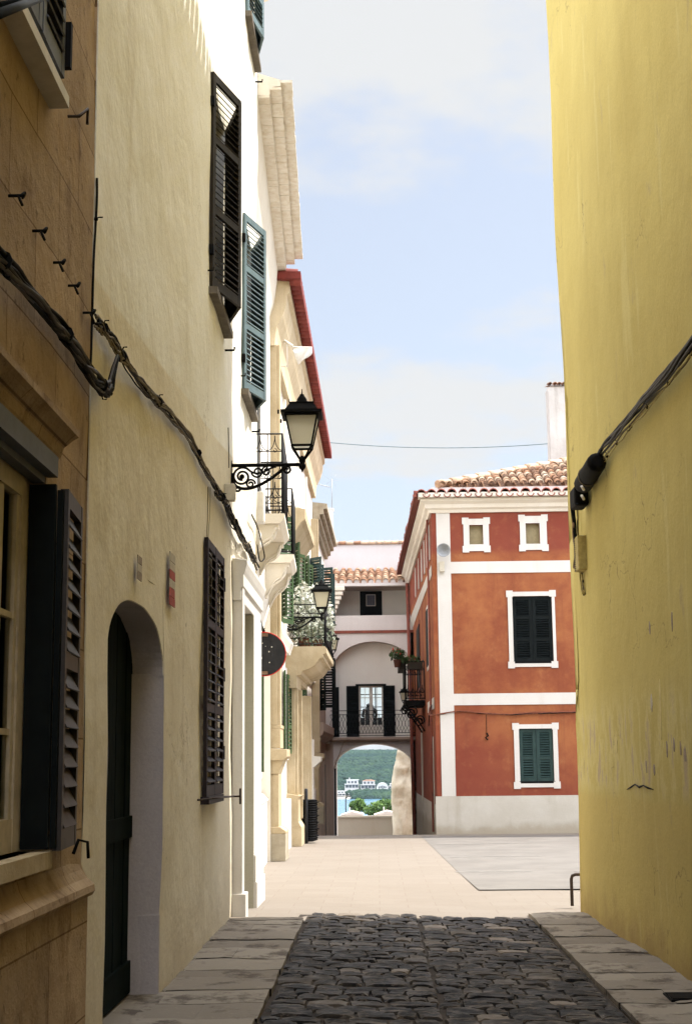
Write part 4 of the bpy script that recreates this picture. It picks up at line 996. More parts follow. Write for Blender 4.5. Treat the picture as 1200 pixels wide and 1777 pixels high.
for k in range(6): m.fbox(FAl, a + (b - a) * k / 6 + .006, a + (b - a) * (k + 1) / 6 - .006, .028, .04, z0_ - .4, z1_)
ld = m.build('loggia_door', M['blackgreen'], archh)
a2, z2_ = ax(636, 1051, YA + 1.3); b2, z3_ = ax(650, 1033, YA + 1.3)
m = MB(); m.fbox(FAl, a2, b2, .04, .055, z2_, z3_); pf = m.build('window', M['slate'], ld)
m = MB()
for q in ((a2 - .02, a2, z2_ - .02, z3_ + .02), (b2, b2 + .02, z2_ - .02, z3_ + .02), (a2, b2, z3_, z3_ + .02), (a2, b2, z2_ - .02, z2_)): m.fbox(FAl, q[0], q[1], .04, .065, q[2], q[3])
m.build('frame', M['whitewood'], ld)
a3 = ax(711, 1030, YA + 1.3)[0]; m = MB(); m.fbox(FAl, a3, a3 + .18, .003, .03, ax(711, 1045, YA + 1.3)[1], ax(711, 1024, YA + 1.3)[1]); m.build('vent', M['dark'], archh)
# tiled eaves
m = MB(); tiles(m, FA.pt(-.12, .3, zeav + .04), (1, 0, 0), (0, 1, .36), 14, 6, pitch=.232, r=.092, tl=(.2, .75)); rf = m.build('roof', M['tile'], archh)
m = MB()
for k in range(14):
    m.tint = R_.random(); c = FA.pt(-.12 + .232 * (k + .5), .30, zeav + .07); m.tube([c, c + Vector((0, .2, .05))], .085, 8)
m.fbox(FA, -.12, LA, .0, .30, zeav - .045, zeav + .05); m.build('eaves', M['pinkwhite'], rf)
m = MB(); m.fbox(FA, -.1, LA, -1.5, -.0, zeav - .02, zeav + .0); m.build('loggia_ceiling', M['dkpink'], archh)
m = MB()
for k in range(14): m.tint = R_.random(); c = Vector((A0 - .2 + .25 * k, YA + 1.46, zwt2)); m.tube([c, c + Vector((.24, 0, .012))], [.055, .065], 8)
m.build('coping', M['tile'], archh)
m = MB()
for k in range(6): m.fbox(FA, -.05, ax(598 - k * 3, 1020)[0], .02, .46 - .05 * k, zeav - .06 - .14 * (k + 1), zeav - .072 - .14 * k)
m.build('corbel', M['cream'], archh, bevel=.02)
m = MB(); zz = ax(600, 1288)[1]
m.tube([FA.pt(sl - .1, .03, -1.3), FA.pt(sl - .1, .03, zspr), FA.pt(sl - .1, .03, zz)], .035, 6); m.build('drain_pipe', M['dkpink'], archh); m = MB(); m.tube([FA.pt(sl + .0, .03, zspr - .1), FA.pt(sl + .12, .03, zspr + .2), FA.pt(sl + .3, .03, zz), FA.pt(LA - .1, .03, zz + .015)], .018, 6)
m.build('drain_pipe', M['dkpink'], archh)
m = MB(); m.fbox(FA, sl - .26, sl - .02, .01, .1, -1.6, zb - .2); m.build('buttress', M['dkpink'], archh)
m = MB(); m.fbox(FA, sl - .02, sl + .05, -.4, -.02, -1.6, zspr - .1); m.build('passage_gate', M['blackgreen'], archh)
# beyond the arch
m = MB(); pz = onY(640, 1416, 53.4).z; m.box(-3.4, 4, 53.4, 53.7, -2.2, pz - .06); m.box(-3.4, 4, 53.36, 53.74, pz - .06, pz)
tag(m.build('parapet_wall', M['plinth']), 'low whitewashed parapet wall seen through the arch', 'wall')
def rockwall():
    m = MB(); m.smooth = True
    lefts = [(681, 1450), (681, 1415), (679, 1395), (678.5, 1375), (680, 1350), (682, 1335), (687, 1315), (690, 1300), (692, 1284), (690, 1270)]
    rows = []
    fine = []
    for (a, b) in zip(lefts, lefts[1:]): fine += [(a[0] + (b[0] - a[0]) * k / 5 + 1.2 * noise.noise((a[1] * .1 + k, 3, 1)), a[1] + (b[1] - a[1]) * k / 5) for k in range(5)]
    for (u, v) in fine + [lefts[-1]]:
        p = onY(u, v, 52.4); r = []
        for i in range(17):
            t = i / 16; x = p.x + (1.9 - p.x) * t; dy = .22 * math.sqrt(max(0, 1 - (1 - min(1, t * 2.2)) ** 2)) + .16 * noise.noise((x * 3, p.z * 2.4, 1)) + .08 * noise.noise((x * 9, p.z * 8, 1))
            r.append(Vector((x + .03 * noise.noise((x * 5, p.z * 5, 9)), 52.45 - dy, p.z)))
        rows.append([m.add([q])[0] for q in r])
    for a, b in zip(rows, rows[1:]):
        for i in range(16): m.face((a[i], a[i + 1], b[i + 1], b[i]))
    back = [[m.add([(m.v[i].x, 53.0, m.v[i].z)])[0] for i in (r[0], r[-1])] for r in rows]
    for (a, b), (c, d) in zip(zip(rows, back), zip(rows[1:], back[1:])):
        m.face((a[0], c[0], d[0], b[0])); m.face((a[-1], b[1], d[1], c[-1]))
    m.face([rows[-1][i] for i in range(17)] + [back[-1][1], back[-1][0]])
    return m.build('rubble_wall', M['rock'], recalc=False)
tag(rockwall(), 'rough pale rubble stone wall with a ragged edge inside the arch', 'wall')

# ================================================================== RED HOUSE
M['chimneywash'] = plaster('weathered chimney wash', C(.50, .48, .45), C(.43, .405, .375), C(.28, .25, .21), big=1.6, st=.8, bump=.8)
YR = 32.5; XR = 1.3
FRd = Frame((XR, YR), (XR + 1, YR), (0, -1)); LR = 9.0
FS = Frame((XR, YR), (1.24, 46.0), (-1, 0)); LS = FS.len
redh = thing('red_house', 'rust red corner house with white trim, tiled roof and green shuttered windows', 'house', (XR, YR, 0))
def rx(u, v, d=0.0): return FRd.px(u, v, d)
ZP = rx(870, 1381)[1]; ZB1 = rx(880, 1203)[1]; ZB0 = rx(880, 1223)[1]; ZT0 = rx(880, 994)[1]; ZT1 = rx(880, 974)[1]; ZE = rx(870, 889)[1]
def win_rect(uo0, vo0, uo1, vo1): a = rx(uo0, vo1); b = rx(uo1, vo0); return a[0], b[0], a[1], b[1]
W = [(win_rect(814, 911, 837, 945), 'blind', win_rect(802, 898, 849, 959)), (win_rect(912, 908, 935, 944), 'blind', win_rect(900, 893, 949, 957)),
     (win_rect(891, 1034, 956, 1150), 'blackgreen', win_rect(881, 1024, 963, 1160)), (win_rect(902, 1264, 958, 1358), 'teal', win_rect(891, 1254, 968, 1369))]
mb = MB()
wallgrid(mb, FRd, 0, LR, ZP, ZE + .02, [w[0] + (.14,) for w in W], .5, .008)
# the side wall bows gently towards the street
def bow(s, z): return .05 * math.sin(max(0, min(1, s / LS)) * math.pi * .5) ** 1.3 + (.10 * (s / LS) if z > 6 else 0)
wallgrid(mb, FS, 0, LS, ZP - .2, ZE + .02, [], .5, .008, dfun=bow)
mb.poly([FRd.pt(LR, 0, -.1), FRd.pt(LR, -13.5, -.1), FRd.pt(LR, -13.5, ZE), FRd.pt(LR, 0, ZE)]); mb.poly([(XR - .2, 46, -1.6), (XR + LR, 46, -1.6), (XR + LR, 46, ZE), (XR - .2, 46, ZE)])
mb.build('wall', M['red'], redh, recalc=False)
m = MB(); m.fbox(FRd, -.035, LR, -.1, .035, -.02, ZP); m.build('plinth', M['plinth'], redh)
m = MB(); wallgrid(m, FS, 0.0, LS, -1.6, ZP - .19, [], .5, .01, d=.01, dfun=lambda s, z: bow(s, 0)); m.build('side_plinth', M['plinth'], redh, recalc=False)
m = MB(); s0 = rx(757, 890)[0]; s1 = rx(780, 890)[0]
pa = rx(761, 1135)[0]; pb_ = rx(785, 1135)[0]
m.fbox(FRd, pa, pb_, .002, .02, ZP + .002, ZE); m.fbox(FRd, pb_, LR, .002, .018, ZB0, ZB1); m.fbox(FRd, pb_, LR, .002, .018, ZT0, ZT1)
m.build('white_bands', M['trim'], redh)
for (z0, z1) in ((ZB0 - .05, ZB1 - .05), (ZT0, ZT1 - .02)):
    m = MB()
    for k in range(24):
        a, b = LS * k / 24 + .3, LS * (k + 1) / 24 + .3
        if z0 < 5 and a > 3.2: continue
        for d_ in (.012,):
            P_ = lambda s, z: FS.pt(s, bow(s, z) + d_, z)
            m.poly([P_(a, z0), P_(b, z0), P_(b, z1), P_(a, z1)])
    m.build('side_band', M['trim'], redh, recalc=False)
for (w, mt, o) in W:
    m = MB(); e = .08 if mt != 'blind' else .09
    m.fbox(FRd, o[0] + .03, w[0], .002, .028, w[2], w[3]); m.fbox(FRd, w[1], o[1] - .03, .002, .028, w[2], w[3])
    m.fbox(FRd, o[0] + .03, o[1] - .03, .002, .028, w[3], o[3] - .03); m.fbox(FRd, o[0] + .03, o[1] - .03, .002, .028, o[2] + .03, w[2])
    for sx, sz in ((o[0], o[2]), (o[1] - .15, o[2]), (o[0], o[3] - .15), (o[1] - .15, o[3] - .15)): m.fbox(FRd, sx, sx + .15, .0, .031, sz, sz + .15)
    wo = m.build('window', M['trim'], redh)
    if mt == 'blind': m = MB(); m.fbox(FRd, w[0], w[1], -.12, -.10, w[2], w[3]); m.build('blind', M['blind'], wo)
    else:
        m = MB(); m.fbox(FRd, w[0], w[1], -.14, -.12, w[2], w[3]); m.build('dark_room', M['dark'], wo)
        hw = (w[1] - w[0]) / 2
        for k in (0, 1):
            m = MB(); leaf(m, FRd.pt(w[0] + hw * k + .004, -.03, w[2] + .01), (1, 0, 0), (0, -1, 0), hw - .008, w[3] - w[2] - .02, rails=((.34, .68) if mt == 'blackgreen' else (.45,)), st=.075, pitch=.05, slat=.056); m.build('shutter', M[mt], wo)
        m = MB(); m.fbox(FRd, w[0] - .02, w[1] + .02, -.02, .03, w[2] - .02, w[2] + .025); m.build('sill', M['black'], wo)
# cornice, scalloped tile course, blocking course, main roof
prof = [(0, ZE - .0), (.05, ZE), (.08, ZE + .06), (.14, ZE + .1), (.16, ZE + .18), (.25, ZE + .24), (.25, ZE + .3), (0, ZE + .32)]
m = MB(); m.fprofile(FRd, 0, LR, prof, m0=1.0)
# along the bowed side, in short straight lengths
nseg = 10
for k in range(nseg):
    a, b = LS * k / nseg, LS * (k + 1) / nseg; fr = Frame(FS.pt(a, bow(a, 8), 0)[:2], FS.pt(b, bow(b, 8), 0)[:2], (-1, 0)); m.fprofile(fr, 0 if k else 0, fr.len + .02, prof, m0=1.0 if k == 0 else 0)
cn = m.build('cornice', M['cream'], redh)
m = MB(); zc = ZE + .33
tiles(m, FRd.pt(-.35, .38, zc), (1, 0, 0), (0, 1, .06), 40, 1, pitch=.235, r=.1, length=.5, under=False)
m.poly([FRd.pt(-.35, .36, zc - .02), FRd.pt(LR, .36, zc - .02), FRd.pt(LR, 0, zc + .05), FRd.pt(-.1, 0, zc + .05)])
for k in range(40):
    c = FRd.pt(-.35 + .235 * (k + 1), .38, zc + .045); m.tint = R_.random()
    pts = [c + Vector((math.cos(t) * .075, 0, -abs(math.sin(t)) * .07)) for t in [math.pi * i / 6 for i in range(7)]]; m.tube(pts, .013, 4)
for k in range(nseg):
    a, b = LS * k / nseg, LS * (k + 1) / nseg; fr = Frame(FS.pt(a, bow(a, 8), 0)[:2], FS.pt(b, bow(b, 8), 0)[:2], (-1, 0)); n = int(fr.len / .235)
    tiles(m, fr.pt(-.36 if k == 0 else 0, .38, zc), fr.u, -fr.n + Vector((0, 0, .06)), n + (2 if k == 0 else 0), 1, pitch=fr.len / n, r=.1, length=.5, under=False)
    m.poly([fr.pt(-.3, .37, zc - .02), fr.pt(fr.len, .37, zc - .02), fr.pt(fr.len, 0, zc + .05), fr.pt(-.3, 0, zc + .05)])
    m.fbox(fr, -.37 if k == 0 else 0, fr.len, .34, .40, zc - .01, zc + .05)
m.build('eaves_tiles', M['browntile'], cn)
m = MB(); m.fbox(FRd, -.3, LR, .0, .355, zc - .015, zc + .085); m.build('eaves_mortar', M['cream'], cn)
zr0 = rx(870, 846)[1]
m = MB(); m.fbox(FRd, .0, LR, -.5, .1, ZE + .3, zr0); m.fbox(FRd, .1, .4, -13, -.5, ZE + .3, zr0 - .1); m.build('blocking_course', M['pinkwhite'], redh)
# hipped roof of loose old tiles
m = MB(); o = FRd.pt(.15, .16, zr0 + .02); sl_ = Vector((0, 1, .40))
pit = .188
for k in range(47):
    x = .15 + pit * k; rows = max(1, min(15, int(.62 + k * .56)))
    tiles(m, FRd.pt(x, .16, zr0 + .01), (1, 0, 0), sl_, 1, rows, pitch=pit, r=.074, length=.40, step=.28, rnd=.014, under=False)
# ridge line over the hip
c0 = FRd.pt(.15, .12, zr0 + .02); 
m.poly([FRd.pt(.1, .08, zr0 + .01), FRd.pt(LR, .08, zr0 + .01), FRd.pt(LR, -3.9, zr0 + 1.55), FRd.pt(4.9, -3.9, zr0 + 1.55)])
m.poly([FRd.pt(.1, .08, zr0 + .01), FRd.pt(4.9, -3.9, zr0 + 1.55), FRd.pt(4.9, -9, zr0 + 1.55), FRd.pt(.1, -13, zr0 + .01)])
for k in range(15):
    t = k / 15; p = c0 + Vector((4.75 * t, 3.95 * t, 1.55 * t + .05)); q = c0 + Vector((4.75 * (t + .08), 3.95 * (t + .08), 1.55 * (t + .08) + .03)); m.tint = R_.uniform(.4, 1); m.tube([p, q], [.10, .08], 8)
m.build('roof', M['tile'], redh, recalc=False)
m = MB(); Yc = 36.0; a = onY(955, 800, Yc); b = onY(953, 664, Yc); x1 = a.x + .9
pts = []
m.smooth = False
for z, w in ((a.z - .6, .0), (a.z, .0), ((a.z + b.z) / 2, .01), (b.z - .12, -.01), (b.z - .1, .05)):
    pts.append(m.add([(a.x + w - .0, Yc, z), (x1, Yc, z), (x1, Yc + .6, z), (a.x + w, Yc + .6, z)]))
for p, q in zip(pts, pts[1:]):
    for k in range(4): m.face((p[k], p[(k + 1) % 4], q[(k + 1) % 4], q[k]))
m.face(pts[-1])
ch = m.build('chimney', M['chimneywash'], redh)
m = MB(); tiles(m, (a.x - .02, Yc - .05, b.z - .1), (1, 0, 0), (0, 1, .2), 8, 2, pitch=.125, r=.045, length=.36, step=.3); m.build('cap_tiles', M['tile'], ch)
# side openings
def sidewin(u0, u1, v0, v1, frame, fill, name='window', tw=.09):
    a = FS.px(u1, v1, .04); b = FS.px(u0, v0, .04); s0, s1 = min(a[0], b[0]), max(a[0], b[0]); z0, z1 = FS.px((u0 + u1) / 2, v1, .04)[1], FS.px((u0 + u1) / 2, v0, .04)[1]; d = bow((s0 + s1) / 2, z0)
    m = MB(); m.fbox(FS, s0 - tw, s0, d - .02, d + .012, z0 - tw, z1 + tw); m.fbox(FS, s1, s1 + tw, d - .02, d + .012, z0 - tw, z1 + tw); m.fbox(FS, s0, s1, d - .02, d + .013, z1, z1 + tw); m.fbox(FS, s0, s1, d - .02, d + .013, z0 - tw, z0)
    w = m.build(name, M[frame], redh); m = MB(); m.fbox(FS, s0, s1, d - .05, d + .03, z0, z1); m.build('shutter' if name == 'window' else 'door_leaf', M[fill], w); return s0, s1, z0, z1, d
sidewin(737.5, 742, 1057, 1158, 'trim', 'blackgreen'); sidewin(723, 730, 1086, 1195, 'browntile', 'blackgreen')
sidewin(746.5, 752, 1285, 1440, 'plinth', 'plinth', 'house_door'); sidewin(731, 735, 1270, 1440, 'plinth', 'plinth', 'house_door')
for k, s in enumerate((.9, 2.0, 3.3, 4.8, 6.5, 8.5)):
    d = bow(s, 8); m = MB(); m.fbox(FS, s, s + .3, d - .02, d + .02, ZT1 + .18, ZE - .12); m.build('attic_trim', M['trim'], redh)
m = MB(); p = FS.pt(.55, bow(.55, 3) + .05, 0)
m.tube([FS.pt(.9, bow(.9, 0) + .06, .0), FS.pt(.9, bow(.9, 0) + .06, ZE)], .028, 6); m.build('drain_pipe', M['browntile'], redh); m = MB(); m.tube([FS.pt(13.2, bow(13, 0) + .08, -1.3), FS.pt(13.2, bow(13, 8) + .08, ZE)], .06, 6); m.build('drain_pipe', M['browntile'], redh)
# flower balcony on the side wall
sb0, sb1 = 5.2, 7.4; db_ = .52; zb_ = 2.95
mBx = lambda s: bow(s, 3)
FSb = Frame(FS.pt(0, bow(6.3, 3), 0)[:2], FS.pt(LS, bow(6.3, 3), 0)[:2], (-1, 0))
zb_ = onY(712, 1218, 38.8).z
m = MB(); m.fbox(FSb, sb0, sb1, 0, db_, zb_ - .13, zb_); bo2 = m.build('balcony', M['black'], redh)
m = MB(); railing(m, FSb, sb0 + .02, sb1 - .02, db_ - .02, zb_, 1.0, pitch=.14, r=.011); m.build('railing', M['rail'], bo2)
for s in (sb0 + .1, sb1 - .15):
    m = MB(); q = FSb.pt(s, .3, zb_ - .35)
    for c, r in (((.33, -.2), .16), ((.12, -.42), .13), ((.5, -.12), .1)): m.tube(spiral(FSb.pt(s, c[0], zb_ - .1 + c[1]), FSb.n, (0, 0, 1), r, .03, 0, 1.6, 26), .018, 5)
    m.tube(bez([FSb.pt(s, .58, zb_ - .13), FSb.pt(s, .3, zb_ - .3), FSb.pt(s, .02, zb_ - .8)], 10), .022, 5)
    m.build('bracket', M['black'], bo2)
# ================================================================== RIGHT: YELLOW HOUSE
FY = Frame((YW(0), 0), (YW(15.5), 15.5), (-1, 0)); LY = FY.len
yel = thing('yellow_house', 'tall plain yellow plastered wall filling the right side of the lane', 'house', (YW(15.5), 15.5, 0))
EDGE = []
for (u, v) in ((948, 2), (957, 170), (966, 400), (976, 620), (985, 800), (994, 960), (1000, 1100), (1003, 1200), (996.5, 1236), (1000, 1290), (1003, 1400), (1006, 1577)):
    s, z = FY.px(u, v); EDGE.append((z, s - LY))
EDGE.sort()
def yedge(z):
    if z <= EDGE[0][0]: return EDGE[0][1]
    for (a, p), (b, q) in zip(EDGE, EDGE[1:]):
        if a <= z <= b: return p + (q - p) * (z - a) / (b - a)
    return EDGE[-1][1]
ZEY = 13.1
def ywob(p, amp): return noise.noise(Vector(p) * .55) * amp
mb = MB(); wallgrid(mb, FY, -22, LY, 0.0, ZEY, [], .26, .04, edge=yedge, wf=ywob)
mb.poly([FY.pt(LY - .35, -.02, 0), FY.pt(LY - .35, -7, 0), FY.pt(LY - .35, -7, ZEY), FY.pt(LY - .35, -.02, ZEY)])
zz = [0.0 + ZEY * k / 60 for k in range(61)]
for a, b in zip(zz, zz[1:]):
    mb.poly([FY.pt(LY + yedge(a) - .006, .0, a), FY.pt(LY - .36, -.03, a), FY.pt(LY - .36, -.03, b), FY.pt(LY + yedge(b) - .006, .0, b)])
mb.poly([FY.pt(-22, 0, 0), FY.pt(-22, -7, 0), FY.pt(-22, -7, ZEY), FY.pt(-22, 0, ZEY)])
mb.build('wall', M['yellow'], yel, recalc=False)
m = MB()
tiles(m, FY.pt(-22, .34, ZEY - .04), FY.u, -FY.n + Vector((0, 0, .3)), 155, 2, pitch=.24, r=.1, length=.5, under=False)
m.poly([FY.pt(-22, .26, ZEY - .01), FY.pt(LY, .26, ZEY - .01), FY.pt(LY, -7, ZEY + 2.0), FY.pt(-22, -7, ZEY + 2.0)]); m.poly([FY.pt(LY - .3, .2, ZEY - .02), FY.pt(LY - .3, -7, ZEY - .02), FY.pt(LY - .3, -7, ZEY + 2.0)])
m.build('roof', M['tile'], yel, recalc=False)
def patch(u, v, w, h, mat, name, d=.004, seed=0):
    """a ragged flake of missing paint, a few millimetres thick"""
    s, z = FY.px(u, v, d); m = MB(); n = 14; pts = []
    for k in range(n):
        t = 2 * math.pi * k / n; r = 1 + .5 * noise.noise((math.cos(t) * 2 + seed, math.sin(t) * 2, seed))
        a_, b_ = s + math.cos(t) * w * r, z + math.sin(t) * h * r; pts.append(FY.pt(a_, d + ywob(FY.pt(a_, 0, b_), .04), b_))
    m.prism(pts, -FY.n * .006); return m.build(name, M[mat], yel)
M['palepatch'] = simple('pale yellow filler', C(.66, .55, .24), .9, .15, 14)
for i, (u, v, w, h, mt) in enumerate(((1131, 1218, .03, .06, 'paper'), (1146, 1225, .025, .20, 'palepatch'), (1066, 1285, .04, .09, 'palepatch'), (1125, 1090, .02, .05, 'bare'), (1164, 1078, .02, .07, 'bare'), (1136, 1335, .03, .04, 'bare'), (1158, 1300, .02, .06, 'bare'), (1170, 1292, .025, .05, 'bare'), (1182, 1300, .02, .05, 'bare'), (1122, 1330, .012, .05, 'bare'), (1190, 1310, .03, .05, 'bare'))):
    patch(u, v, w, h, mt, 'paint_flake', seed=i * 3.3)
m = MB(); pp = []
for (u, v) in ((1080, 1370), (1088, 1366), (1096, 1361), (1104, 1366), (1112, 1363), (1120, 1367), (1130, 1370)): s, z = FY.px(u, v, .02); pp.append(FY.pt(s, .0 + ywob(FY.pt(s, 0, z), .04) + .001, z))
m.tube(pp, [.003, .008, .006, .010, .006, .009, .003], 5); m.build('crack', M['dark'], yel)
# ================================================================== CABLES AND WALL FITTINGS
def smooth_path(pts, n=8):
    pts = [Vector(p) for p in pts]; out = []
    for i in range(len(pts) - 1):
        p0, p1, p2, p3 = pts[max(i - 1, 0)], pts[i], pts[i + 1], pts[min(i + 2, len(pts) - 1)]
        for k in range(n):
            t = k / n; out.append(.5 * ((2 * p1) + (p2 - p0) * t + (2 * p0 - 5 * p1 + 4 * p2 - p3) * t * t + (3 * p1 - p0 - 3 * p2 + p3) * t ** 3))
    return out + [pts[-1]]
def bundle(name, label, pts, mats, strands, r, spread, nrm, wild=.0, n=10, cat='cable', ties=0, tie_r=None):
    path = smooth_path(pts, n); mb = MB(); nrm = Vector(nrm)
    for k in range(strands):
        mb.mat = k % len(mats); a0 = R_.uniform(0, 6.28); q = []
        for i, p in enumerate(path):
            t = (path[min(i + 1, len(path) - 1)] - path[max(i - 1, 0)]).normalized(); sd = t.cross(nrm).normalized(); a = a0 + i * .05 + 1.6 * noise.noise((i * .08, k * 2.3, 8))
            w = spread * (1 + wild * noise.noise((i * .12, k * 3.1, 2)))
            q.append(p + sd * w * math.cos(a) + nrm * (abs(w) * .5 * math.sin(a) + .3 * spread) + sd * wild * spread * noise.noise((i * .3, k * 1.7, 5)))
        mb.tube(q, r * R_.uniform(.7, 1.25), 5)
    o = tag(mb.build(name, [M[x] for x in mats], recalc=False), label, cat)
    if ties:
        for k in range(ties):
            tb = MB()
            i = int((k + .5) * (len(path) - 1) / ties); p = path[i]; t = (path[min(i + 1, len(path) - 1)] - path[max(i - 1, 0)]).normalized()
            tb.tube([p - t * .006 + nrm * .3 * spread, p + t * .006 + nrm * .3 * spread], (tie_r or spread * 1.15), 8)
            sd = t.cross(nrm).normalized(); e = p + sd * R_.choice((-1, 1)) * spread * R_.uniform(1.2, 2.4); tb.tube([p, e + nrm * .02, e + nrm * .04], .004, 4)
            tb.build('cable_tie', M['black'], o)
    return o
def pth(px, X): return [onX(u, v, X) for u, v in px]
bundle('cable_bundle', 'thick black cable bundle sloping across the brown stone wall', pth(((-60, 385), (0, 452), (60, 517), (110, 580), (150, 640), (172, 668), (186, 674)), XB + .05), ['cable', 'cable', 'greycable'], 13, .009, .034, (1, 0, 0), .4, ties=3)
bundle('cable_loop', 'black cable loops sagging at the corner of the brown wall', pth(((150, 645), (166, 672), (178, 683), (188, 668), (196, 640), (204, 620), (196, 652), (192, 678), (183, 680), (170, 655)), XB + .06), ['cable', 'greycable'], 3, .008, .012, (1, 0, 0), .3)
bundle('corner_cable', 'black cable hanging straight down the corner joint of the brown wall', [onX(168, 308, XB + .03), onX(166, 380, XB + .04), onX(163, 470, XB + .05), onX(161, 560, XB + .05), onX(158, 640, XB + .05)], ['cable', 'cable', 'greycable'], 2, .0065, .009, (1, 0, 0), .3, ties=2)
bundle('wall_cable', 'tangled tan and black cable run dropping along the pale plaster wall', pth(((163, 556), (178, 572), (200, 605), (214, 628), (250, 676), (294, 720), (330, 764), (357, 818), (381, 856), (404, 905), (428, 952), (446, 985)), XP + .035), ['tancable', 'cable', 'tancable', 'greycable'], 11, .0065, .028, (1, 0, 0), .9, ties=6)
bundle('wall_cable', 'messy black cable knot above the white door surround', pth(((374, 850), (385, 866), (398, 890), (412, 922), (428, 950), (440, 975)), XP + .06), ['cable', 'cable', 'greycable', 'tancable'], 10, .006, .034, (1, 0, 0), 1.6, ties=3)
bundle('wall_cable', 'thin drop wires between the ground floor shutter and the cable run', pth(((362, 845), (361, 890), (360, 940), (366, 958)), XP + .02), ['tancable'], 2, .004, .02, (1, 0, 0), .5)
bundle('wall_cable', 'cable continuing past the white door surround towards the round sign', [F2g.pt(.6, .1, 4.0), F2g.pt(2.2, .1, 3.85), F2g.pt(4.2, .1, 3.7), F2g.pt(6.2, .1, 3.6)], ['tancable', 'cable', 'greycable'], 5, .008, .025, (1, 0, 0), .8, ties=3)
bundle('wall_cable', 'thin brown cable drooping from a nail beside the white balcony boxes', pth(((436, 893), (446, 915), (455, 950), (458, 968), (450, 972), (446, 945)), -1.40), ['cable'], 2, .006, .008, (1, 0, 0), .3)
ypts = []
for (u, v) in ((1290, 485), (1200, 598), (1160, 648), (1120, 694), (1080, 742), (1050, 776), (1036, 796)): s, z = FY.px(u, v, .05); ypts.append(FY.pt(s, .05, z))
bundle('cable_bundle', 'grey black cable bundle running up the yellow wall', ypts, ['greycable', 'cable', 'greycable'], 9, .012, .030, FY.n, .3, ties=0)
ypts2 = []
for (u, v) in ((1210, 600), (1165, 660), (1120, 712), (1085, 752), (1058, 786), (1040, 815), (1028, 835), (1010, 850)): s, z = FY.px(u, v, .03); ypts2.append(FY.pt(s, .03, z))
bundle('wall_cable', 'thin yellow painted wire below the bundle on the yellow wall', ypts2, ['yelcable', 'tancable'], 3, .007, .018, FY.n, .8, ties=9, tie_r=.013)
# splice canister, junction block, drop cable, yellow box
def yp(u, v, d=.06): s, z = FY.px(u, v, d); return FY.pt(s, d, z)
a, b = yp(1036, 800, .10), yp(1010, 842, .10); ax_ = (b - a).normalized()
can = thing('splice_canister', 'black cable splice canister slung at a slant on the yellow wall', 'cable box', a)
m = MB(); L_ = (b - a).length; m.lathe(a, [(.05, 0), (.085, .03), (.09, .06), (.09, L_ - .04), (.08, L_ - .01), (.05, L_)], 14, ax_); m.build('body', M['black'], can)
m = MB(); m.tube([a + ax_ * L_ * .62 + (ax_.orthogonal().normalized() * math.cos(t) + ax_.cross(ax_.orthogonal().normalized()) * math.sin(t)) * .095 for t in [k * .35 for k in range(19)]], .006, 5); m.build('strap', M['tancable'], can)
c = yp(1004, 864, .10)
jb = thing('junction_block', 'black junction block with white cable ends at the yellow corner', 'cable box', c)
m = MB(); m.obox(c, FY.u, FY.n, (0, 0, 1), .16, .07, .10); m.build('body', M['black'], jb, bevel=.03)
m = MB()
for (u, v) in ((1012, 850), (1012, 866)): p = yp(u, v, .16); m.tube([p, p + FY.n * .03 - FY.u * .07 + Vector((0, 0, .02))], .013, 8)
m.build('cable_end', M['whitebox'], jb)
dropc = []
for (u, v, d) in ((993, 862, .05), (994, 885, .04), (996, 910, .03), (997, 940, .03), (998, 965, .04), (996, 985, .05)): s, z = FY.px(u, v, d); dropc.append(FY.pt(min(s, LY - .02), d, z))
bundle('drop_cable', 'black taped drop cable on the very corner of the yellow house', dropc, ['cable', 'cable', 'strap'], 4, .018, .02, FY.n, .4)
yb = thing('meter_box', 'small yellow painted louvred box hung between cables on the yellow wall', 'meter box', yp(1008, 960, .04))
a, b = yp(1003, 935, .05), yp(1012, 988, .05)
m = MB(); m.obox((a + b) / 2, FY.u, FY.n, (0, 0, 1), abs((b - a).dot(FY.u)) / 2, .05, abs(b.z - a.z) / 2); m.build('box', M['yelcable'], yb, bevel=.008)
m = MB()
for k in range(16): z = b.z + (a.z - b.z) * (k + .5) / 16; m.obox(((a + b) / 2).to_2d().to_3d() + Vector((0, 0, z)) + FY.u * (abs((b - a).dot(FY.u)) / 2 - .05), FY.u, FY.n, (0, 0, 1), .03, .056, .004)
m.build('louvre', M['greycable'], yb)
bundle('wall_cable', 'pair of thin cables linking the junction block and the yellow box', [yp(1003, 880, .03), yp(1004, 905, .03), yp(1005, 936, .03)], ['yelcable', 'cable'], 2, .009, .022, FY.n)
bundle('wall_cable', 'loose cable ends dangling under the small yellow box', [yp(1007, 988, .03), yp(1010, 1008, .03), yp(1012, 1032, .03)], ['yelcable', 'cable', 'tancable'], 4, .009, .024, FY.n, .8)
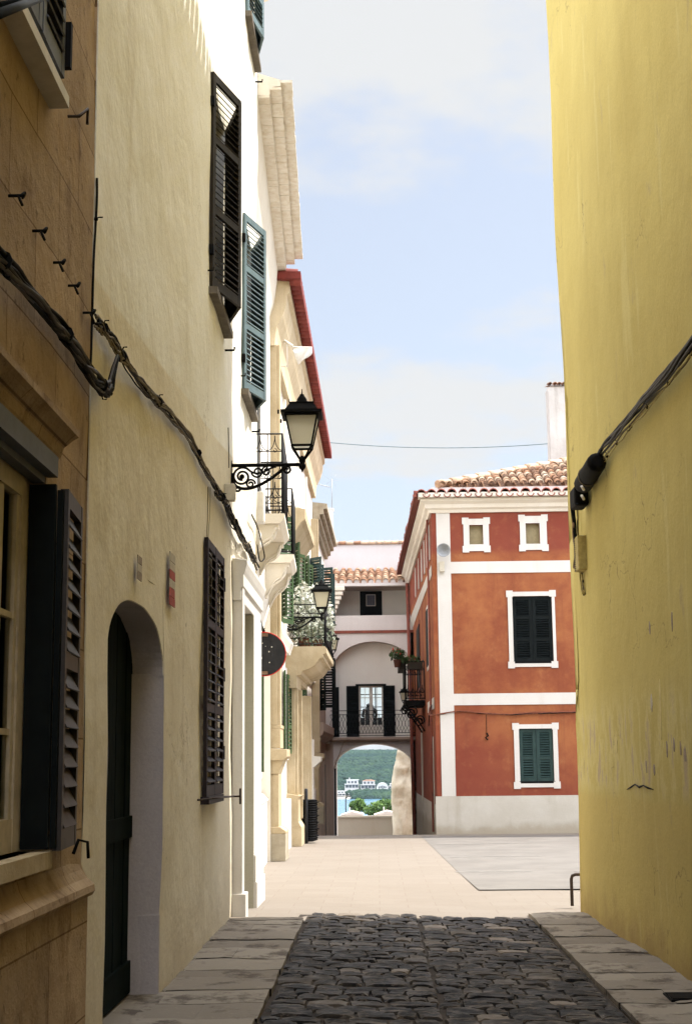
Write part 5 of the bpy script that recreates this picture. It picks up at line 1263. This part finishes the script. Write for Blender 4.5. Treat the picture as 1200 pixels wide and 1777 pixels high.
# fittings on the left walls
for i, (u, v, lb) in enumerate(((15, 340, 'small black cable hook, highest of five on the brown wall'), (55, 401, 'small black cable hook, second down the row on the brown wall'), (88, 456, 'small black cable hook, middle of the row on the brown wall'), (115, 496, 'small black cable hook, fourth down the row on the brown wall'), (143, 543, 'small black cable hook, lowest on the brown wall beside the corner cable'))):
    p = onX(u, v, XB); m = MB(); m.tube([p, p + Vector((.05, 0, 0)), p + Vector((.06, .02, .02)), p + Vector((.045, .05, .012)), p + Vector((.05, .06, .035))], .007, 5); m.tube([p + Vector((.04, 0, 0)), p + Vector((.06, -.01, -.045))], .006, 5)
    tag(m.build('cable_hook', M['black']), lb, 'hook', 'cable hooks on the brown wall')
p, q = onX(116, 202, XB), onX(142, 205, XB); m = MB(); m.tube([p, p + Vector((.06, 0, 0)), q + Vector((.05, -.1, 0)), q + Vector((.05, -.1, -.08))], .008, 5); tag(m.build('wall_bracket', M['rust']), 'rusty square wire bracket below the white sill on the brown wall', 'bracket')
m = MB(); p = onX(70, -3, XB + .35); q = onX(-10, 27, XB + .62); m.tube([p, p.lerp(q, .5), q], .013, 8); m.tube([p + Vector((-.35, .1, 0)), p], .014, 8); tag(m.build('awning_arm', M['blackgreen']), 'dark green metal arm crossing the top left corner', 'awning arm')
def wallbox(name, label, cat, X, u0, v0, u1, v1, depth, mat, parts=True):
    """small box fixed to the left wall; the photo shows its near side"""
    p = onX(u0, v1, X); q = onX(u0, v0, X); w = (u1 - u0) * p.y / F
    t = thing(name, label, cat, p); m = MB(); m.box(p.x, p.x + w, p.y, p.y + depth, p.z, q.z); m.build('body', M[mat], t, bevel=.006)
    m = MB(); m.box(p.x + w, p.x + w + .006, p.y + .02, p.y + depth - .02, p.z + .02, q.z - .02); m.build('lid', M[mat], t); return t
wallbox('junction_box', 'cream junction box just below the big lantern bracket', 'junction box', XP + .002, 389, 839, 407, 868, .1, 'box')
wallbox('electric_box', 'tall white service box beside the upper balcony bracket', 'service box', -1.50, 438, 853, 457, 905, .25, 'whitebox')
wallbox('electric_box', 'short white service box below the tall one over the door surround', 'service box', -1.50, 437, 920, 451, 947, .2, 'whitebox')
p = onX(412, 952, XP + .01); t = thing('round_fitting', 'round white porcelain fitting at the top of the door surround', 'fitting', p); m = MB(); m.lathe(p, [(.055, 0), (.055, .03), (.04, .045)], 14, (1, 0, 0)); m.build('rim', M['whitebox'], t); m = MB(); m.lathe(p + Vector((.045, 0, 0)), [(.03, 0), (.028, .01), (.015, .018)], 12, (1, 0, 0)); m.build('cap', M['box'], t)
p = onX(398, 790, XP + .01); bundle('lamp_wire', 'thin wire rising along the wall above the big lantern bracket', [onX(397, 812, XP + .01), onX(397, 785, XP + .01), onX(396, 742, XP + .012)], ['greycable'], 1, .005, .002, (1, 0, 0))
def sticker(name, label, u0, u1, v0, v1, bands):
    a = onX(u0, v1, XP + .028); b = onX(u1, v0, XP + .028); t = thing(name, label, 'sticker', a); z1 = b.z; yy = b.y; n = len(bands)
    for k, mt in enumerate(bands):
        m = MB(); za, zb2 = a.z + (z1 - a.z) * (n - 1 - k) / n, a.z + (z1 - a.z) * (n - k) / n; j = [R_.uniform(-.012, .012) for _ in range(4)]
        x = XP + .024 + wob((XP, a.y, a.z), .022)
        pts = [(x, a.y + j[0], za), (x, yy + j[1], za), (x, yy + j[2], zb2 - .003), (x, a.y + j[3], zb2 - .003)]; m.prism(pts, (.004, 0, 0)); m.build('paper', M[mt], t)
    return t
sticker('wall_sticker', 'torn red and white paper strip stuck high beside the arched door', 296, 306, 965, 1048, ['paper', 'paper', 'paperred', 'paper', 'paperred', 'paperred'])
sticker('wall_sticker', 'small torn brownish paper scrap above the arched door', 242, 250, 968, 1004, ['bare', 'paper', 'bare'])
# ================================================================== LANTERNS
def scrollwork(mb, L, k=1.0):
    Zv = Vector((0, 0, 1)); Xv = Vector((1, 0, 0)); P = lambda x, z: Vector((x * L / .72, 0, z * k))
    mb.tube([P(0, 0), P(.72, 0)], .019, 8); mb.tube([P(.0, .05), P(0, -.27)], .017, 6)
    mb.tube(bez([P(.03, -.08), P(-.03, -.30), P(.25, -.30), P(.34, -.16), P(.46, -.12), P(.56, -.01)], 22), .017, 6)
    mb.tube(spiral(P(.115, -.115), Xv, Zv, .10 * k, .03, .6, 1.7, 30), .0125, 5)
    for c, r, a in (((.27, -.07), .06, 3.2), ((.20, -.19), .05, 0), ((.36, -.06), .05, 1.2)): mb.tube(spiral(P(*c), Xv, Zv, r * k, .012, a, 1.5, 20), .011, 5)
    mb.tube(spiral(P(.075, -.235), Xv, Zv, .035, .012, 2.2, 1.2, 14), .0125, 5); mb.tube(spiral(P(.565, -.055), Xv, Zv, .042, .012, 1.6, -1.2, 14), .0125, 5)
    mb.tube(bez([P(.16, -.03), P(.3, -.16), P(.36, -.02), P(.46, -.02)], 12), .011, 5); mb.lathe(P(.115, -.115) - Vector((0, .02, 0)), [(.012, 0), (.028, .02), (.012, .04)], 8, (0, 1, 0))
def lantern(name, label, loc, arm=.72, k=1.0, bracket=True, group='iron lanterns on the street walls', scale=1.0):
    root = thing(name, label, 'lantern', (0, 0, 0), group); Zv = Vector((0, 0, 1))
    if bracket: m = MB(); scrollwork(m, arm, k); m.lathe((arm, 0, -.085), [(.004, 0), (.014, .03), (.034, .05), (.038, .075), (.022, .1), (.036, .12), (.03, .15), (.012, .175)], 12); br = m.build('bracket', M['black'], root)
    else: m = MB(); m.tube([(0, 0, 0), (arm, 0, 0), (arm, 0, .08)], .016, 6); br = m.build('bracket', M['black'], root)
    c = Vector((arm, 0, 0)); fr = MB(); b, tq = .098, .160; z0, z1 = .18, .49
    for sx, sy in ((1, 1), (1, -1), (-1, 1), (-1, -1)):
        fr.tube([c + Vector((sx * .024, sy * .024, .06)), c + Vector((sx * b, sy * b, z0)), c + Vector((sx * tq, sy * tq, z1))], .013, 4)
    for z, w in ((z0, b), (z1 - .004, tq)):
        for i in range(4):
            p = [(-1, -1), (1, -1), (1, 1), (-1, 1)]; a, e = p[i], p[(i + 1) % 4]; fr.tube([c + Vector((a[0] * w, a[1] * w, z)), c + Vector((e[0] * w, e[1] * w, z))], .013, 4)
    fr.build('frame', M['black'], root)
    g = MB(); ring = [[g.add([c + Vector((x * w, y * w, z))])[0] for x, y in ((-1, -1), (1, -1), (1, 1), (-1, 1))] for w, z in ((b - .004, z0), (tq - .004, z1))]
    for i in range(4): g.face((ring[0][i], ring[0][(i + 1) % 4], ring[1][(i + 1) % 4], ring[1][i]))
    g.build('glass', M['frost'], root)
    h = MB(); h.frustum(c, [(.19, .495), (.205, .50), (.205, .525), (.165, .53), (.158, .545), (.118, .605), (.122, .612), (.122, .622), (.07, .632)]); h.lathe(c + Zv * .63, [(.07, 0), (.066, .015), (.05, .03), (.052, .04), (.036, .065), (.022, .085), (.024, .092), (.008, .10), (.004, .15)], 12)
    for sx, sy in ((1, 1), (1, -1), (-1, 1), (-1, -1)): h.tube([c + Vector((sx * .12, sy * .12, .61)), c + Vector((sx * .128, sy * .128, .65))], .006, 4)
    for i in range(2): h.tube([c + Vector((-.225, -.2 + i * .4, .48)), c + Vector((-.225, -.2 + i * .4, .52))], .01, 4)
    h.build('cap', M['black'], root); root.location = loc; root.scale = (scale,) * 3
    return root
p1 = onX(400, 808, XP); lamp1 = lantern('wall_lantern', 'large black scroll bracket lantern on the plastered wall, nearest of all', (XP, p1.y, p1.z))
s, z = F3.px(498, 1080, .0); p2 = F3.pt(s, 0, z)
l2 = copy_tree(lamp1); l2.location = F3.pt(s - .75, 0, z + .02); l2['label'] = 'black scroll bracket lantern in front of the plant filled stone balcony'
s, z = F4.px(568, 1137, .05); p3 = Vector((onX(577, 1137, -1.32).x, onX(577, 1137, -1.32).y, onX(577, 1137, -1.32).z))
lantern('wall_lantern', 'small far lantern between the plant balcony and the arch house', (-1.64, p3.y, p3.z - .02), arm=p3.x + 1.64, k=.6)
pl_ = onY(701, 1222, 38.4)
l4 = lantern('wall_lantern', 'black lantern fixed to the front of the flower balcony on the red house', (pl_.x + .13, pl_.y, pl_.z - .02), arm=.2, bracket=False, scale=.66)
l4.rotation_euler = (0, 0, math.pi)
# ================================================================== ROUND SIGN, FLAG, BIN, HOOP, COVERS
yS = 18.6; c = onY(458, 1135, yS); sg = thing('road_sign', 'round road sign seen from its dark back with a thin red rim', 'sign', c)
m = MB(); m.lathe(c + Vector((0, .012, 0)), [(.278, 0), (.278, .01)], 40, (0, -1, 0)); m.build('plate', M['signback'], sg)
m = MB(); m.tube([c + Vector((math.cos(t) * .281, .004, math.sin(t) * .281)) for t in [2 * math.pi * k / 48 for k in range(49)]], .007, 6); m.build('rim', M['redpaint'], sg)
for z in (.245, -.245): m = MB(); m.box(c.x - .3, c.x + .05, c.y - .05, c.y - .004, c.z + z - .02, c.z + z + .02); m.box(c.x - .3, c.x + .05, c.y - .055, c.y - .05, c.z + z + .012, c.z + z + .02); m.build('bracket', M['strap'], sg)
m = MB()
for dx, dz, r in ((-.05, -.05, .026), (.1, .09, .009), (.065, .03, .010), (-.02, .14, .007), (.07, -.11, .008), (.02, .10, .005)): m.lathe(c + Vector((dx, -.001, dz)), [(r, 0), (r * .8, .01)], 10, (0, -1, 0))
m.build('rivet', M['whitebox'], sg)
fl_ = F3.pt(1.2, .1, 0); fy = fl_.y
fa, fb = onY(488, 588, fy), onY(541, 603, fy); fc = onY(518, 634, fy); fm = onY(508, 602, fy)
fg = thing('flag', 'white cloth flag drooping from a short pole above the lantern', 'flag', fa)
m = MB(); m.smooth = True; G = []
for i in range(13):
    t = i / 12; top = fm.lerp(fb, t) + Vector((0, 0, .01 * math.sin(t * 9))); bot = (fm + Vector((0, 0, -.08))).lerp(fc, min(1, t * 2.2)) if t < .45 else fc.lerp(fb + Vector((0, 0, -.10)), (t - .45) / .55)
    G.append([m.add([top.lerp(bot, j / 8) + Vector((0, .07 * math.sin(t * 10 + j * .6) * (j / 8), 0))])[0] for j in range(9)])
for a, b in zip(G, G[1:]):
    for j in range(8): m.face((a[j], b[j], b[j + 1], a[j + 1]))
cl = m.build('cloth', M['cloth'], fg, recalc=False); sd = cl.modifiers.new('solid', 'SOLIDIFY'); sd.thickness = .006
m = MB(); m.tube([fa, fa.lerp(fm, .6), fm, fb], .013, 6); m.tube([fa.lerp(fm, .2), fm + Vector((0, 0, .01))], .028, 6); pw = Vector((F3.pt(1.2, 0, 0).x, fy, 0)); m.tube([(pw.x, fy, fa.z - .2), (pw.x + .08, fy, fa.z + .02), fa], .008, 5); m.tube([(pw.x, fy, fa.z - .45), (pw.x + .1, fy, fa.z - .5), (pw.x + .1, fy, fa.z - .1)], .008, 5); m.tube([fa.lerp(fm, .5), fa.lerp(fm, .5) + Vector((0, 0, -.45)), (pw.x, fy, fa.z - .5)], .012, 5); m.build('pole', M['whitebox'], fg)
pb = onZ(534, 1463, 0); bn = thing('litter_bin', 'dark ribbed metal litter bin on a post beside the ochre portal', 'bin', pb)
m = MB(); prof = [(.10, .03), (.17, .05)]
hh = .78
for k in range(17): z = .06 + hh * k / 17; prof += [(.205, z), (.185, z + hh / 34)]
prof += [(.205, .06 + hh), (.15, .07 + hh)]; m.lathe(pb, prof, 18, smooth=False); m.build('basket', M['black'], bn)
m = MB(); m.lathe(pb + Vector((-.02, -.21, 0)), [(.035, 0), (.035, 1.05), (.02, 1.07)], 10); m.build('post', M['signback'], bn)
m = MB()
for k in range(6): z = .12 + k * .13; m.obox(pb + Vector((0, 0, z)), (1, 0, .12), (0, 1, 0), (0, 0, 1), .225, .1, .008)
m.build('ribs', M['black'], bn)
ph = onZ(992, 1572, .035); hp = MB(); q = ph + Vector((0, 0, .33)); ex = Vector((.2, 0, 0))
hp.tube([ph, q - Vector((0, 0, .05)), q + Vector((.012, 0, -.015)), q + Vector((.05, 0, .0)), q + ex], .018, 8); tag(hp.build('guard_rail', M['rust']), 'bent rusty tube hoop at the foot of the yellow corner', 'guard rail')
m = MB(); a, b = onZ(1152, 1722, .066), onZ(1215, 1733, .066)
for k in range(6): m.box(a.x + .0, a.x + .34, b.y + (a.y - b.y) * k / 6, b.y + (a.y - b.y) * (k + .6) / 6, .062, .070)
m.box(a.x - .01, a.x + .35, b.y - .01, a.y + .01, .04, .063); tag(m.build('drain_grate', M['black']), 'dark iron drain grate in the right pavement', 'drain grate')
m = MB(); a = onZ(460, 1556, .0); m.box(a.x, a.x + .42, a.y, a.y + .45, .0, .006); m.box(a.x + .04, a.x + .38, a.y + .04, a.y + .41, .006, .009); tag(m.build('utility_cover', M['steel']), 'flat grey utility cover in the cream paving by the left wall', 'manhole cover')
# red house fittings
M['hornmetal'] = simple('grey horn metal', C(.30, .31, .32), .5, .12, 12)
c = FRd.pt(rx(768, 958)[0], .3, rx(768, 958)[1]); sp = thing('loudspeaker', 'pale horn loudspeaker on the white corner of the red house', 'loudspeaker', c)
dv = Vector((-.1, -1, -.1)).normalized(); m = MB(); m.lathe(c - dv * .16, [(.04, -.06), (.045, .0), (.05, .06), (.085, .13), (.15, .19), (.155, .2), (.145, .195), (.08, .13), (.03, .08)], 20, dv); m.build('horn', M['hornmetal'], sp)
m = MB(); m.tube([c - dv * .2, c - dv * .2 + Vector((0, .08, 0))], .02, 6); m.fbox(FRd, rx(762, 990)[0], rx(770, 990)[0], .02, .16, rx(768, 993)[1], rx(768, 976)[1]); m.tube([c - dv * .1 + Vector((-.05, 0, .0)), c - dv * .1 + Vector((-.12, 0, .03))], .012, 5); m.build('bracket', M['box'], sp)
rc = [FS.pt(2.2, bow(2.2, 3) + .05, 2.4), FS.pt(.9, bow(.9, 3) + .05, 2.83), FS.pt(.2, .1, 2.62)]
for (u, v) in ((765, 1237), (800, 1233), (840, 1237), (880, 1240), (920, 1238), (960, 1237), (1010, 1236)): s, z = rx(u, v, .03); rc.append(FRd.pt(s, .03, z))
bundle('wall_cable', 'red brown painted cable crossing the front of the red house', rc, ['redcable', 'cable', 'redcable'], 4, .016, .022, (-.1, -1, 0), .5)
s, z = rx(843, 1240, .02); s2, z2 = rx(844, 1284, .02); m = MB(); m.tube([FRd.pt(s, .02, z), FRd.pt(s2, .02, z2 + .15)], .006, 4); m.tube([FRd.pt(s2, .02, z2 + .15), FRd.pt(s2 + .03, .05, z2 + .09), FRd.pt(s2 - .03, .05, z2 + .05), FRd.pt(s2 + .02, .04, z2)], .018, 6); tag(m.build('hanging_hook', M['black']), 'black hook hanging on a wire from the red house cable', 'hook')
wa = onY(562, 767, 38.5); wb = onY(985, 767, 36.5); m = MB(); m.tube([wa.lerp(wb, t / 24) + Vector((0, 0, -.16 * (1 - (2 * t / 24 - 1) ** 2))) for t in range(25)], .011, 5); tag(m.build('overhead_wire', M['bluegrey']), 'thin blue wire stretched across the sky above the arch house', 'wire')
# flowers on the red house balcony
def leaves(mb, c, r, n, size, flat=1.0, mats=(0,)):
    for _ in range(n):
        while True:
            d = Vector((R_.uniform(-1, 1), R_.uniform(-1, 1), R_.uniform(-1, 1)))
            if d.length < 1: break
        p = Vector(c) + Vector((d.x * r[0], d.y * r[1], d.z * r[2])); a = Vector((R_.uniform(-1, 1), R_.uniform(-1, 1), R_.uniform(-.4, 1))).normalized(); b = a.orthogonal().normalized(); b = (b * math.cos(R_.random() * 6.3) + a.cross(b) * math.sin(R_.random() * 6.3)).normalized(); e = a.cross(b); s = size * R_.uniform(.6, 1.35)
        mb.tint = min(1, max(0, .5 + .35 * d.z + R_.uniform(-.3, .3))); mb.mat = R_.choice(mats)
        mb.poly([p - b * s, p - e * s * .5, p + b * s, p + e * s * .5])
def pot_plant(name, label, c, r, h, mat, fol, size=.05, n=90, fl=0, group=None, potmat='terracotta'):
    t = thing(name, label, 'potted plant', c, group); c = Vector(c)
    m = MB(); m.lathe(c, [(r * .7, 0), (r * .95, h * .9), (r * 1.05, h * .92), (r * 1.05, h), (r * .85, h)], 12); m.build('pot', M[potmat], t)
    m = MB(); leaves(m, c + Vector((0, 0, h + fol[2] * .7)), fol, n, size); m.build('foliage', M[mat], t, recalc=False)
    if fl: m = MB(); leaves(m, c + Vector((0, 0, h + fol[2] * 1.2)), (fol[0] * .9, fol[1] * .9, fol[2] * .7), fl, size * .6); m.build('flowers', M['flower'], t, recalc=False)
    return t
zt_ = zb_ + 1.0
pq = onX(688, 1184, FSb.pt(6, .72, 0).x)
pot_plant('flower_pot', 'red geranium pot hooked on the corner of the iron balcony rail', (FSb.pt(sb0, .7, 0).x, FSb.pt(sb0 + .1, 0, 0).y, zt_ - .14), .11, .2, 'potleaf', (.2, .18, .17), .06, 130, 14)
t = thing('flower_box', 'long dark flower box of greenery along the iron balcony rail', 'flower box', FSb.pt(sb0 + .2, db_, zt_ - .16)); m = MB(); m.fbox(FSb, sb0 + .3, sb1 - .1, db_ - .02, db_ + .14, zt_ - .18, zt_); m.fbox(FSb, sb0 - .02, sb0 + .12, .05, db_ - .1, zt_ - .2, zt_ - .02); m.build('box', M['brownsh'], t)
m = MB(); leaves(m, FSb.pt((sb0 + sb1) / 2, db_ + .06, zt_ + .07), (.14, 1.0, .13), 260, .05); leaves(m, FSb.pt(sb0 + .05, .3, zt_ + .03), (.3, .1, .12), 120, .05); m.build('foliage', M['potleaf'], t, recalc=False)
m = MB(); leaves(m, FSb.pt((sb0 + sb1) / 2, db_ + .05, zt_ + .12), (.12, .9, .09), 12, .035); m.build('flowers', M['flower'], t, recalc=False)
# plants on the stone balcony
M['paleleaf'] = leaf_mat('silvery pale leaves', C(.035, .065, .028), C(.70, .68, .61), C(.36, .38, .29)); M['bluepot'] = simple('blue glazed pot', C(.05, .20, .32), .4, .15, 9)
spots = [(.3, .55), (.9, .58), (1.5, .52), (2.1, .58), (2.8, .52), (3.4, .58)]
kinds = ['bushy pale plant at the near end of the stone balcony', 'tall silvery plant second along the stone balcony', 'pale trailing plant third along the stone balcony, behind the lantern', 'pale plant in a blue glazed pot on the stone balcony', 'wide silvery shrub near the far end of the stone balcony', 'pale leggy plant at the very far end of the stone balcony']
for i, ((s, d), lb) in enumerate(zip(spots, kinds)):
    q = F3.pt(4.1 + s, d - (.0 if i % 2 else .22), 3.81); pot_plant('potted_plant', lb, q, .11, .2, 'paleleaf', (.30, .34, R_.uniform(.5, .72)), .05, 420, 0, 'plants crowding the stone balcony', 'bluepot' if i == 3 else 'terracotta')
# antenna and chimney of the arch house
ca = onY(567.5, 940, YA + 1.8); cb_ = onY(577.5, 886, YA + 1.8)
m = MB(); m.box(ca.x, cb_.x, YA + 1.6, YA + 2.0, zwt2 - .5, cb_.z); m.box(ca.x - .03, cb_.x + .03, YA + 1.57, YA + 2.03, cb_.z, cb_.z + .05); m.build('chimney', M['pinkwhite'], archh)
at0 = onY(572, 886, YA + 1.9); at1 = onY(576, 832, YA + 1.9); an = thing('antenna', 'thin television antenna standing on the pinkish chimney', 'antenna', at0)
m = MB(); m.tube([Vector((at1.x - .02, YA + 1.8, at0.z)), Vector((at1.x, YA + 1.8, at1.z))], .014, 5); m.build('mast', M['steel'], an)
m = MB(); q0 = onY(541, 838, YA + 1.8); q1 = onY(572, 845, YA + 1.8); m.tube([q0, q1], .012, 4)
for k in range(9): p = q0.lerp(q1, k / 8); m.tube([p + Vector((.01, -.12, -.06)), p + Vector((-.01, .12, .06))], .006, 4)
for k in range(7): t = k * .9; c_ = Vector((at1.x, YA + 1.8, at1.z - .05)); m.tube([c_, c_ + Vector((math.cos(t) * .22, .05, math.sin(t) * .26))], .004, 3)
m.build('elements', M['steel'], an)
# the figure at the far window of the arch house room
def person():
    bx = onY(641, 1240, YA + D0 - .5).x; by = YA + D0 - .55; bz = fl + .005
    me = bpy.data.meshes.new('person'); V = []; E = []; Rr = []
    def v(x, y, z, r): V.append((x, y, z)); Rr.append(r); return len(V) - 1
    pel = v(0, 0, .60, .13); ab = v(0, .10, .74, .125); chs = v(0, .24, .84, .14); nk = v(0, .36, .90, .055); hd = v(0, .43, .93, .085); hd2 = v(0, .50, .92, .07); E += [(pel, ab), (ab, chs), (chs, nk), (nk, hd), (hd, hd2)]
    for s in (-1, 1):
        h = v(s * .09, -.01, .54, .085); k = v(s * .10, .05, .30, .055); an_ = v(s * .10, -.02, .06, .038); to = v(s * .11, .12, .03, .03); E += [(pel, h), (h, k), (k, an_), (an_, to)]
        sh = v(s * .17, .27, .84, .06); el = v(s * .22, .38, .66, .042); wr = v(s * .10, .50, .66, .03); pa = v(s * .05, .55, .665, .026); E += [(chs, sh), (sh, el), (el, wr), (wr, pa)]
        for j in range(4): f = v(s * .05 - s * .012 * j, .60 + .004 * j, .655 + .008 * j, .009); E.append((pa, f))
    k_ = 1.12
    me.from_pydata([(bx + x * k_, by + y * k_ * .8, bz + z * k_ ) for x, y, z in V], E, [])
    for m_ in (M['darkcloth'], M['jeans']): me.materials.append(m_)
    o = bpy.data.objects.new('person', me); COL.objects.link(o); me.skin_vertices or me.attributes
    import bmesh
    bm = bmesh.new(); bm.from_mesh(me); sl__ = bm.verts.layers.skin.verify(); bm.verts.ensure_lookup_table()
    for i, q in enumerate(bm.verts): q[sl__].radius = (Rr[i] * k_, Rr[i] * k_); q[sl__].use_root = (i == 0)
    bm.to_mesh(me); bm.free()
    o.modifiers.new('skin', 'SKIN'); sb = o.modifiers.new('sub', 'SUBSURF'); sb.levels = 1; sb.render_levels = 1
    tag(o, 'person in dark clothes leaning over at the far window behind the balcony doors', 'person')
    m = MB(); blob(m, (bx, by + .47 * k_ * .8, bz + .96 * k_), .13, .8, 8, 6); m.build('hair', M['hair'], o, recalc=False)
person()
# ================================================================== ACROSS THE HARBOUR
def villa(u0, u1, v0, v1, Y, label, kind):
    a = onY(u0, v1, Y); b = onY(u1, v0, Y); w = b.x - a.x; h = b.z - a.z; t = thing('villa', label, 'house', (a.x, Y, a.z - 1.2), 'villas across the harbour')
    m = MB()
    if kind == 'arched':
        pts = [(a.x, Y, a.z - 3)] + [(a.x, Y, a.z + h * .35)] + [(a.x + w * (.5 - .5 * math.cos(math.pi * k / 12)), Y, a.z + h * .35 + h * .65 * math.sin(math.pi * k / 12)) for k in range(1, 12)] + [(b.x, Y, a.z + h * .35), (b.x, Y, a.z - 3)]
        m.prism(pts, (0, 10, 0))
    else:
        m.box(a.x, b.x, Y, Y + 9, a.z - 3, a.z + h * .48); m.box(a.x + w * .14, b.x - w * .05, Y + 1.2, Y + 9, a.z + h * .48, a.z + h * .86)
    m.build('wall', M['farwhite'], t)
    m = MB()
    if kind == 'arched':
        for k in range(5): m.box(a.x + w * (.17 + .14 * k), a.x + w * (.27 + .14 * k), Y - .1, Y + .1, a.z + h * .3, a.z + h * (.52 + .05 * (2 - abs(k - 2))))
    else:
        for k in range(4):
            x = a.x + w * (.06 + .235 * k); m.box(x, x + w * .19, Y - .1, Y + .1, a.z + h * .06, a.z + h * .36)
            if k < 3: x = a.x + w * (.22 + .24 * k); m.box(x, x + w * .15, Y + 1.1, Y + 1.3, a.z + h * .55, a.z + h * .78)
    m.build('window', M['farglass'], t)
    m = MB()
    if kind == 'arched': m.box(a.x - .4, b.x + .4, Y - 1, Y + .1, a.z + h * .02, a.z + h * .2)
    elif kind == 'hip': m.prism([(a.x + w * .1, Y + .8, a.z + h * .86), (b.x, Y + .8, a.z + h * .86), (b.x - w * .28, Y + .8, b.z), (a.x + w * .38, Y + .8, b.z)], (0, 8.4, 0))
    else: m.box(a.x + w * .1, b.x, Y + .8, Y + 9, a.z + h * .86, a.z + h * .95); m.box(a.x + w * .3, a.x + w * .36, Y + 3, Y + 4, a.z + h * .95, b.z + 1)
    m.build('roof', M['farroof' if kind == 'hip' else 'farwhite'], t)
    m = MB(); m.box(a.x - .2, b.x + .2, Y - 1.6, Y - .05, a.z + h * .42, a.z + h * .5) if kind != 'arched' else m.box(a.x - .6, b.x + .6, Y - 1.2, Y, a.z - .6, a.z); m.build('terrace', M['farwhite'], t)
villa(598, 622, 1352, 1368, 1000, 'white modern villa with two dark window rows and a chimney across the water', 'flat')
villa(625, 651, 1353, 1369, 1001, 'white villa with a pale red roof, middle of the far shore', 'hip')
villa(653, 673, 1358, 1372, 998, 'white arched roof building on the far shore', 'arched')
villa(674, 690, 1359, 1368, 1003, 'small white villa mostly hidden by the rubble wall', 'flat')
villa(575, 599, 1372, 1381, 990, 'low white boathouse at the water edge on the far left', 'flat')
villa(604, 618, 1373, 1380, 991, 'low brownish quay house below the white modern villa', 'flat')
def tree(name, label, c, w, h, n, trunk, mat='leaf', size=.18, group=None):
    t = thing(name, label, 'tree', c, group); c = Vector(c); m = MB()
    m.tube([c, c + Vector((.05, 0, trunk * .6)), c + Vector((0, .1, trunk + h * .3))], [w * .05, w * .04, w * .02], 6)
    for k in range(5): a = k * 1.3; m.tube([c + Vector((0, 0, trunk * .7)), c + Vector((math.cos(a) * w * .25, math.sin(a) * w * .25, trunk + h * .3)), c + Vector((math.cos(a) * w * .4, math.sin(a) * w * .4, trunk + h * .55))], [w * .025, w * .018, w * .006], 5)
    m.build('trunk', M['bark'], t)
    m = MB(); per = n // 14
    for k in range(14):
        d = Vector((R_.uniform(-1, 1), R_.uniform(-1, 1), R_.uniform(-.6, 1))); d = d.normalized() * R_.uniform(.45, .8)
        leaves(m, c + Vector((d.x * w * .42, d.y * w * .42, trunk + h * .5 + d.z * h * .42)), (w * .2, w * .2, h * .2), per, size)
    leaves(m, c + Vector((0, 0, trunk + h * .45)), (w * .3, w * .3, h * .35), per * 2, size)
    m.build('crown', M[mat], t, recalc=False); return t
M['hutroof'] = simple('pinkish flat roof wash', C(.50, .42, .36), .9, .2, 2)
def slopez(Y): return -1.85 - .043 * (Y - 53)
for (u, v0, v1, Y, w, lb) in ((620, 1383, 1412, 120, 1.75, 'bright green leafy tree at the left of the group below the parapet'), (647, 1386, 1416, 116, 2.1, 'broad green tree in the middle of the group below the parapet'), (668, 1380, 1414, 124, 1.8, 'tall green tree at the right of the group beside the rubble wall')):
    a = onY(u, v1, Y); b = onY(u, v0, Y); gz = slopez(Y) - .3; h = (b.z - a.z) * 1.15; tree('leafy_tree', lb, (a.x, Y, gz), w, h, 1500, max(.4, b.z - gz - h), size=.11, group='trees below the parapet')
lp = onY(599.5, 1384, 90); gz = slopez(90) - .3; t = thing('lamp_post', 'thin dark lamp post standing above the harbour water', 'lamp post', (lp.x, 90, gz)); m = MB(); m.tube([(lp.x, 90, gz), (lp.x, 90, lp.z)], [.05, .035], 6); m.build('pole', M['rail'], t); m = MB(); m.tube([(lp.x, 90, lp.z), (lp.x + .12, 90, lp.z + .04)], .04, 6); m.build('lamp_head', M['rail'], t)
for (u0, u1, v0, v1, Y, lb) in ((592, 629, 1408, 1420, 85, 'low pale roofed hut just over the parapet, left of the trees'), (650, 692, 1407, 1420, 84, 'pale hut with a chimney pot just over the parapet, right of the trees')):
    a = onY(u0, v1, Y); b = onY(u1, v0, Y); t = thing('hut', lb, 'house', (a.x, Y, slopez(Y))); zt_h = a.z + (b.z - a.z) * .45
    m = MB(); m.box(a.x, b.x, Y, Y + 2, slopez(Y) - .4, zt_h); m.build('wall', M['hutroof'], t)
    m = MB(); m.prism([(a.x - .05, Y - .1, zt_h), (b.x + .05, Y - .1, zt_h), (b.x + .02, Y - .1, zt_h + .05), ((a.x + b.x) / 2, Y - .1, b.z)], (0, 2.2, 0)); m.build('roof', M['hutroof'], t)
    m = MB(); x = a.x + (b.x - a.x) * .35; m.box(x, x + .07, Y + .6, Y + .7, b.z - .15, b.z + .16); m.lathe((x + .035, Y + .65, b.z + .16), [(.05, 0), (.05, .03), (.02, .05)], 8); m.build('chimney', M['farwhite'], t)
# ================================================================== THE AIR
hz = MB(); hz.box(-1500, 1500, -30, 2000, -30.0, 60.0); ho = hz.build('haze', M['white']); tag(ho, kind='stuff')
hm = bpy.data.materials.new('sea air'); hm.use_nodes = True; ht = hm.node_tree; ht.nodes.clear()
ho_ = ht.nodes.new('ShaderNodeOutputMaterial'); hv = ht.nodes.new('ShaderNodeVolumePrincipled'); hv.inputs['Color'].default_value = C(.62, .80, 1.0); hv.inputs['Density'].default_value = .000085; hv.inputs['Anisotropy'].default_value = .2
ht.links.new(hv.outputs[0], ho_.inputs['Volume']); ho.data.materials.clear(); ho.data.materials.append(hm)
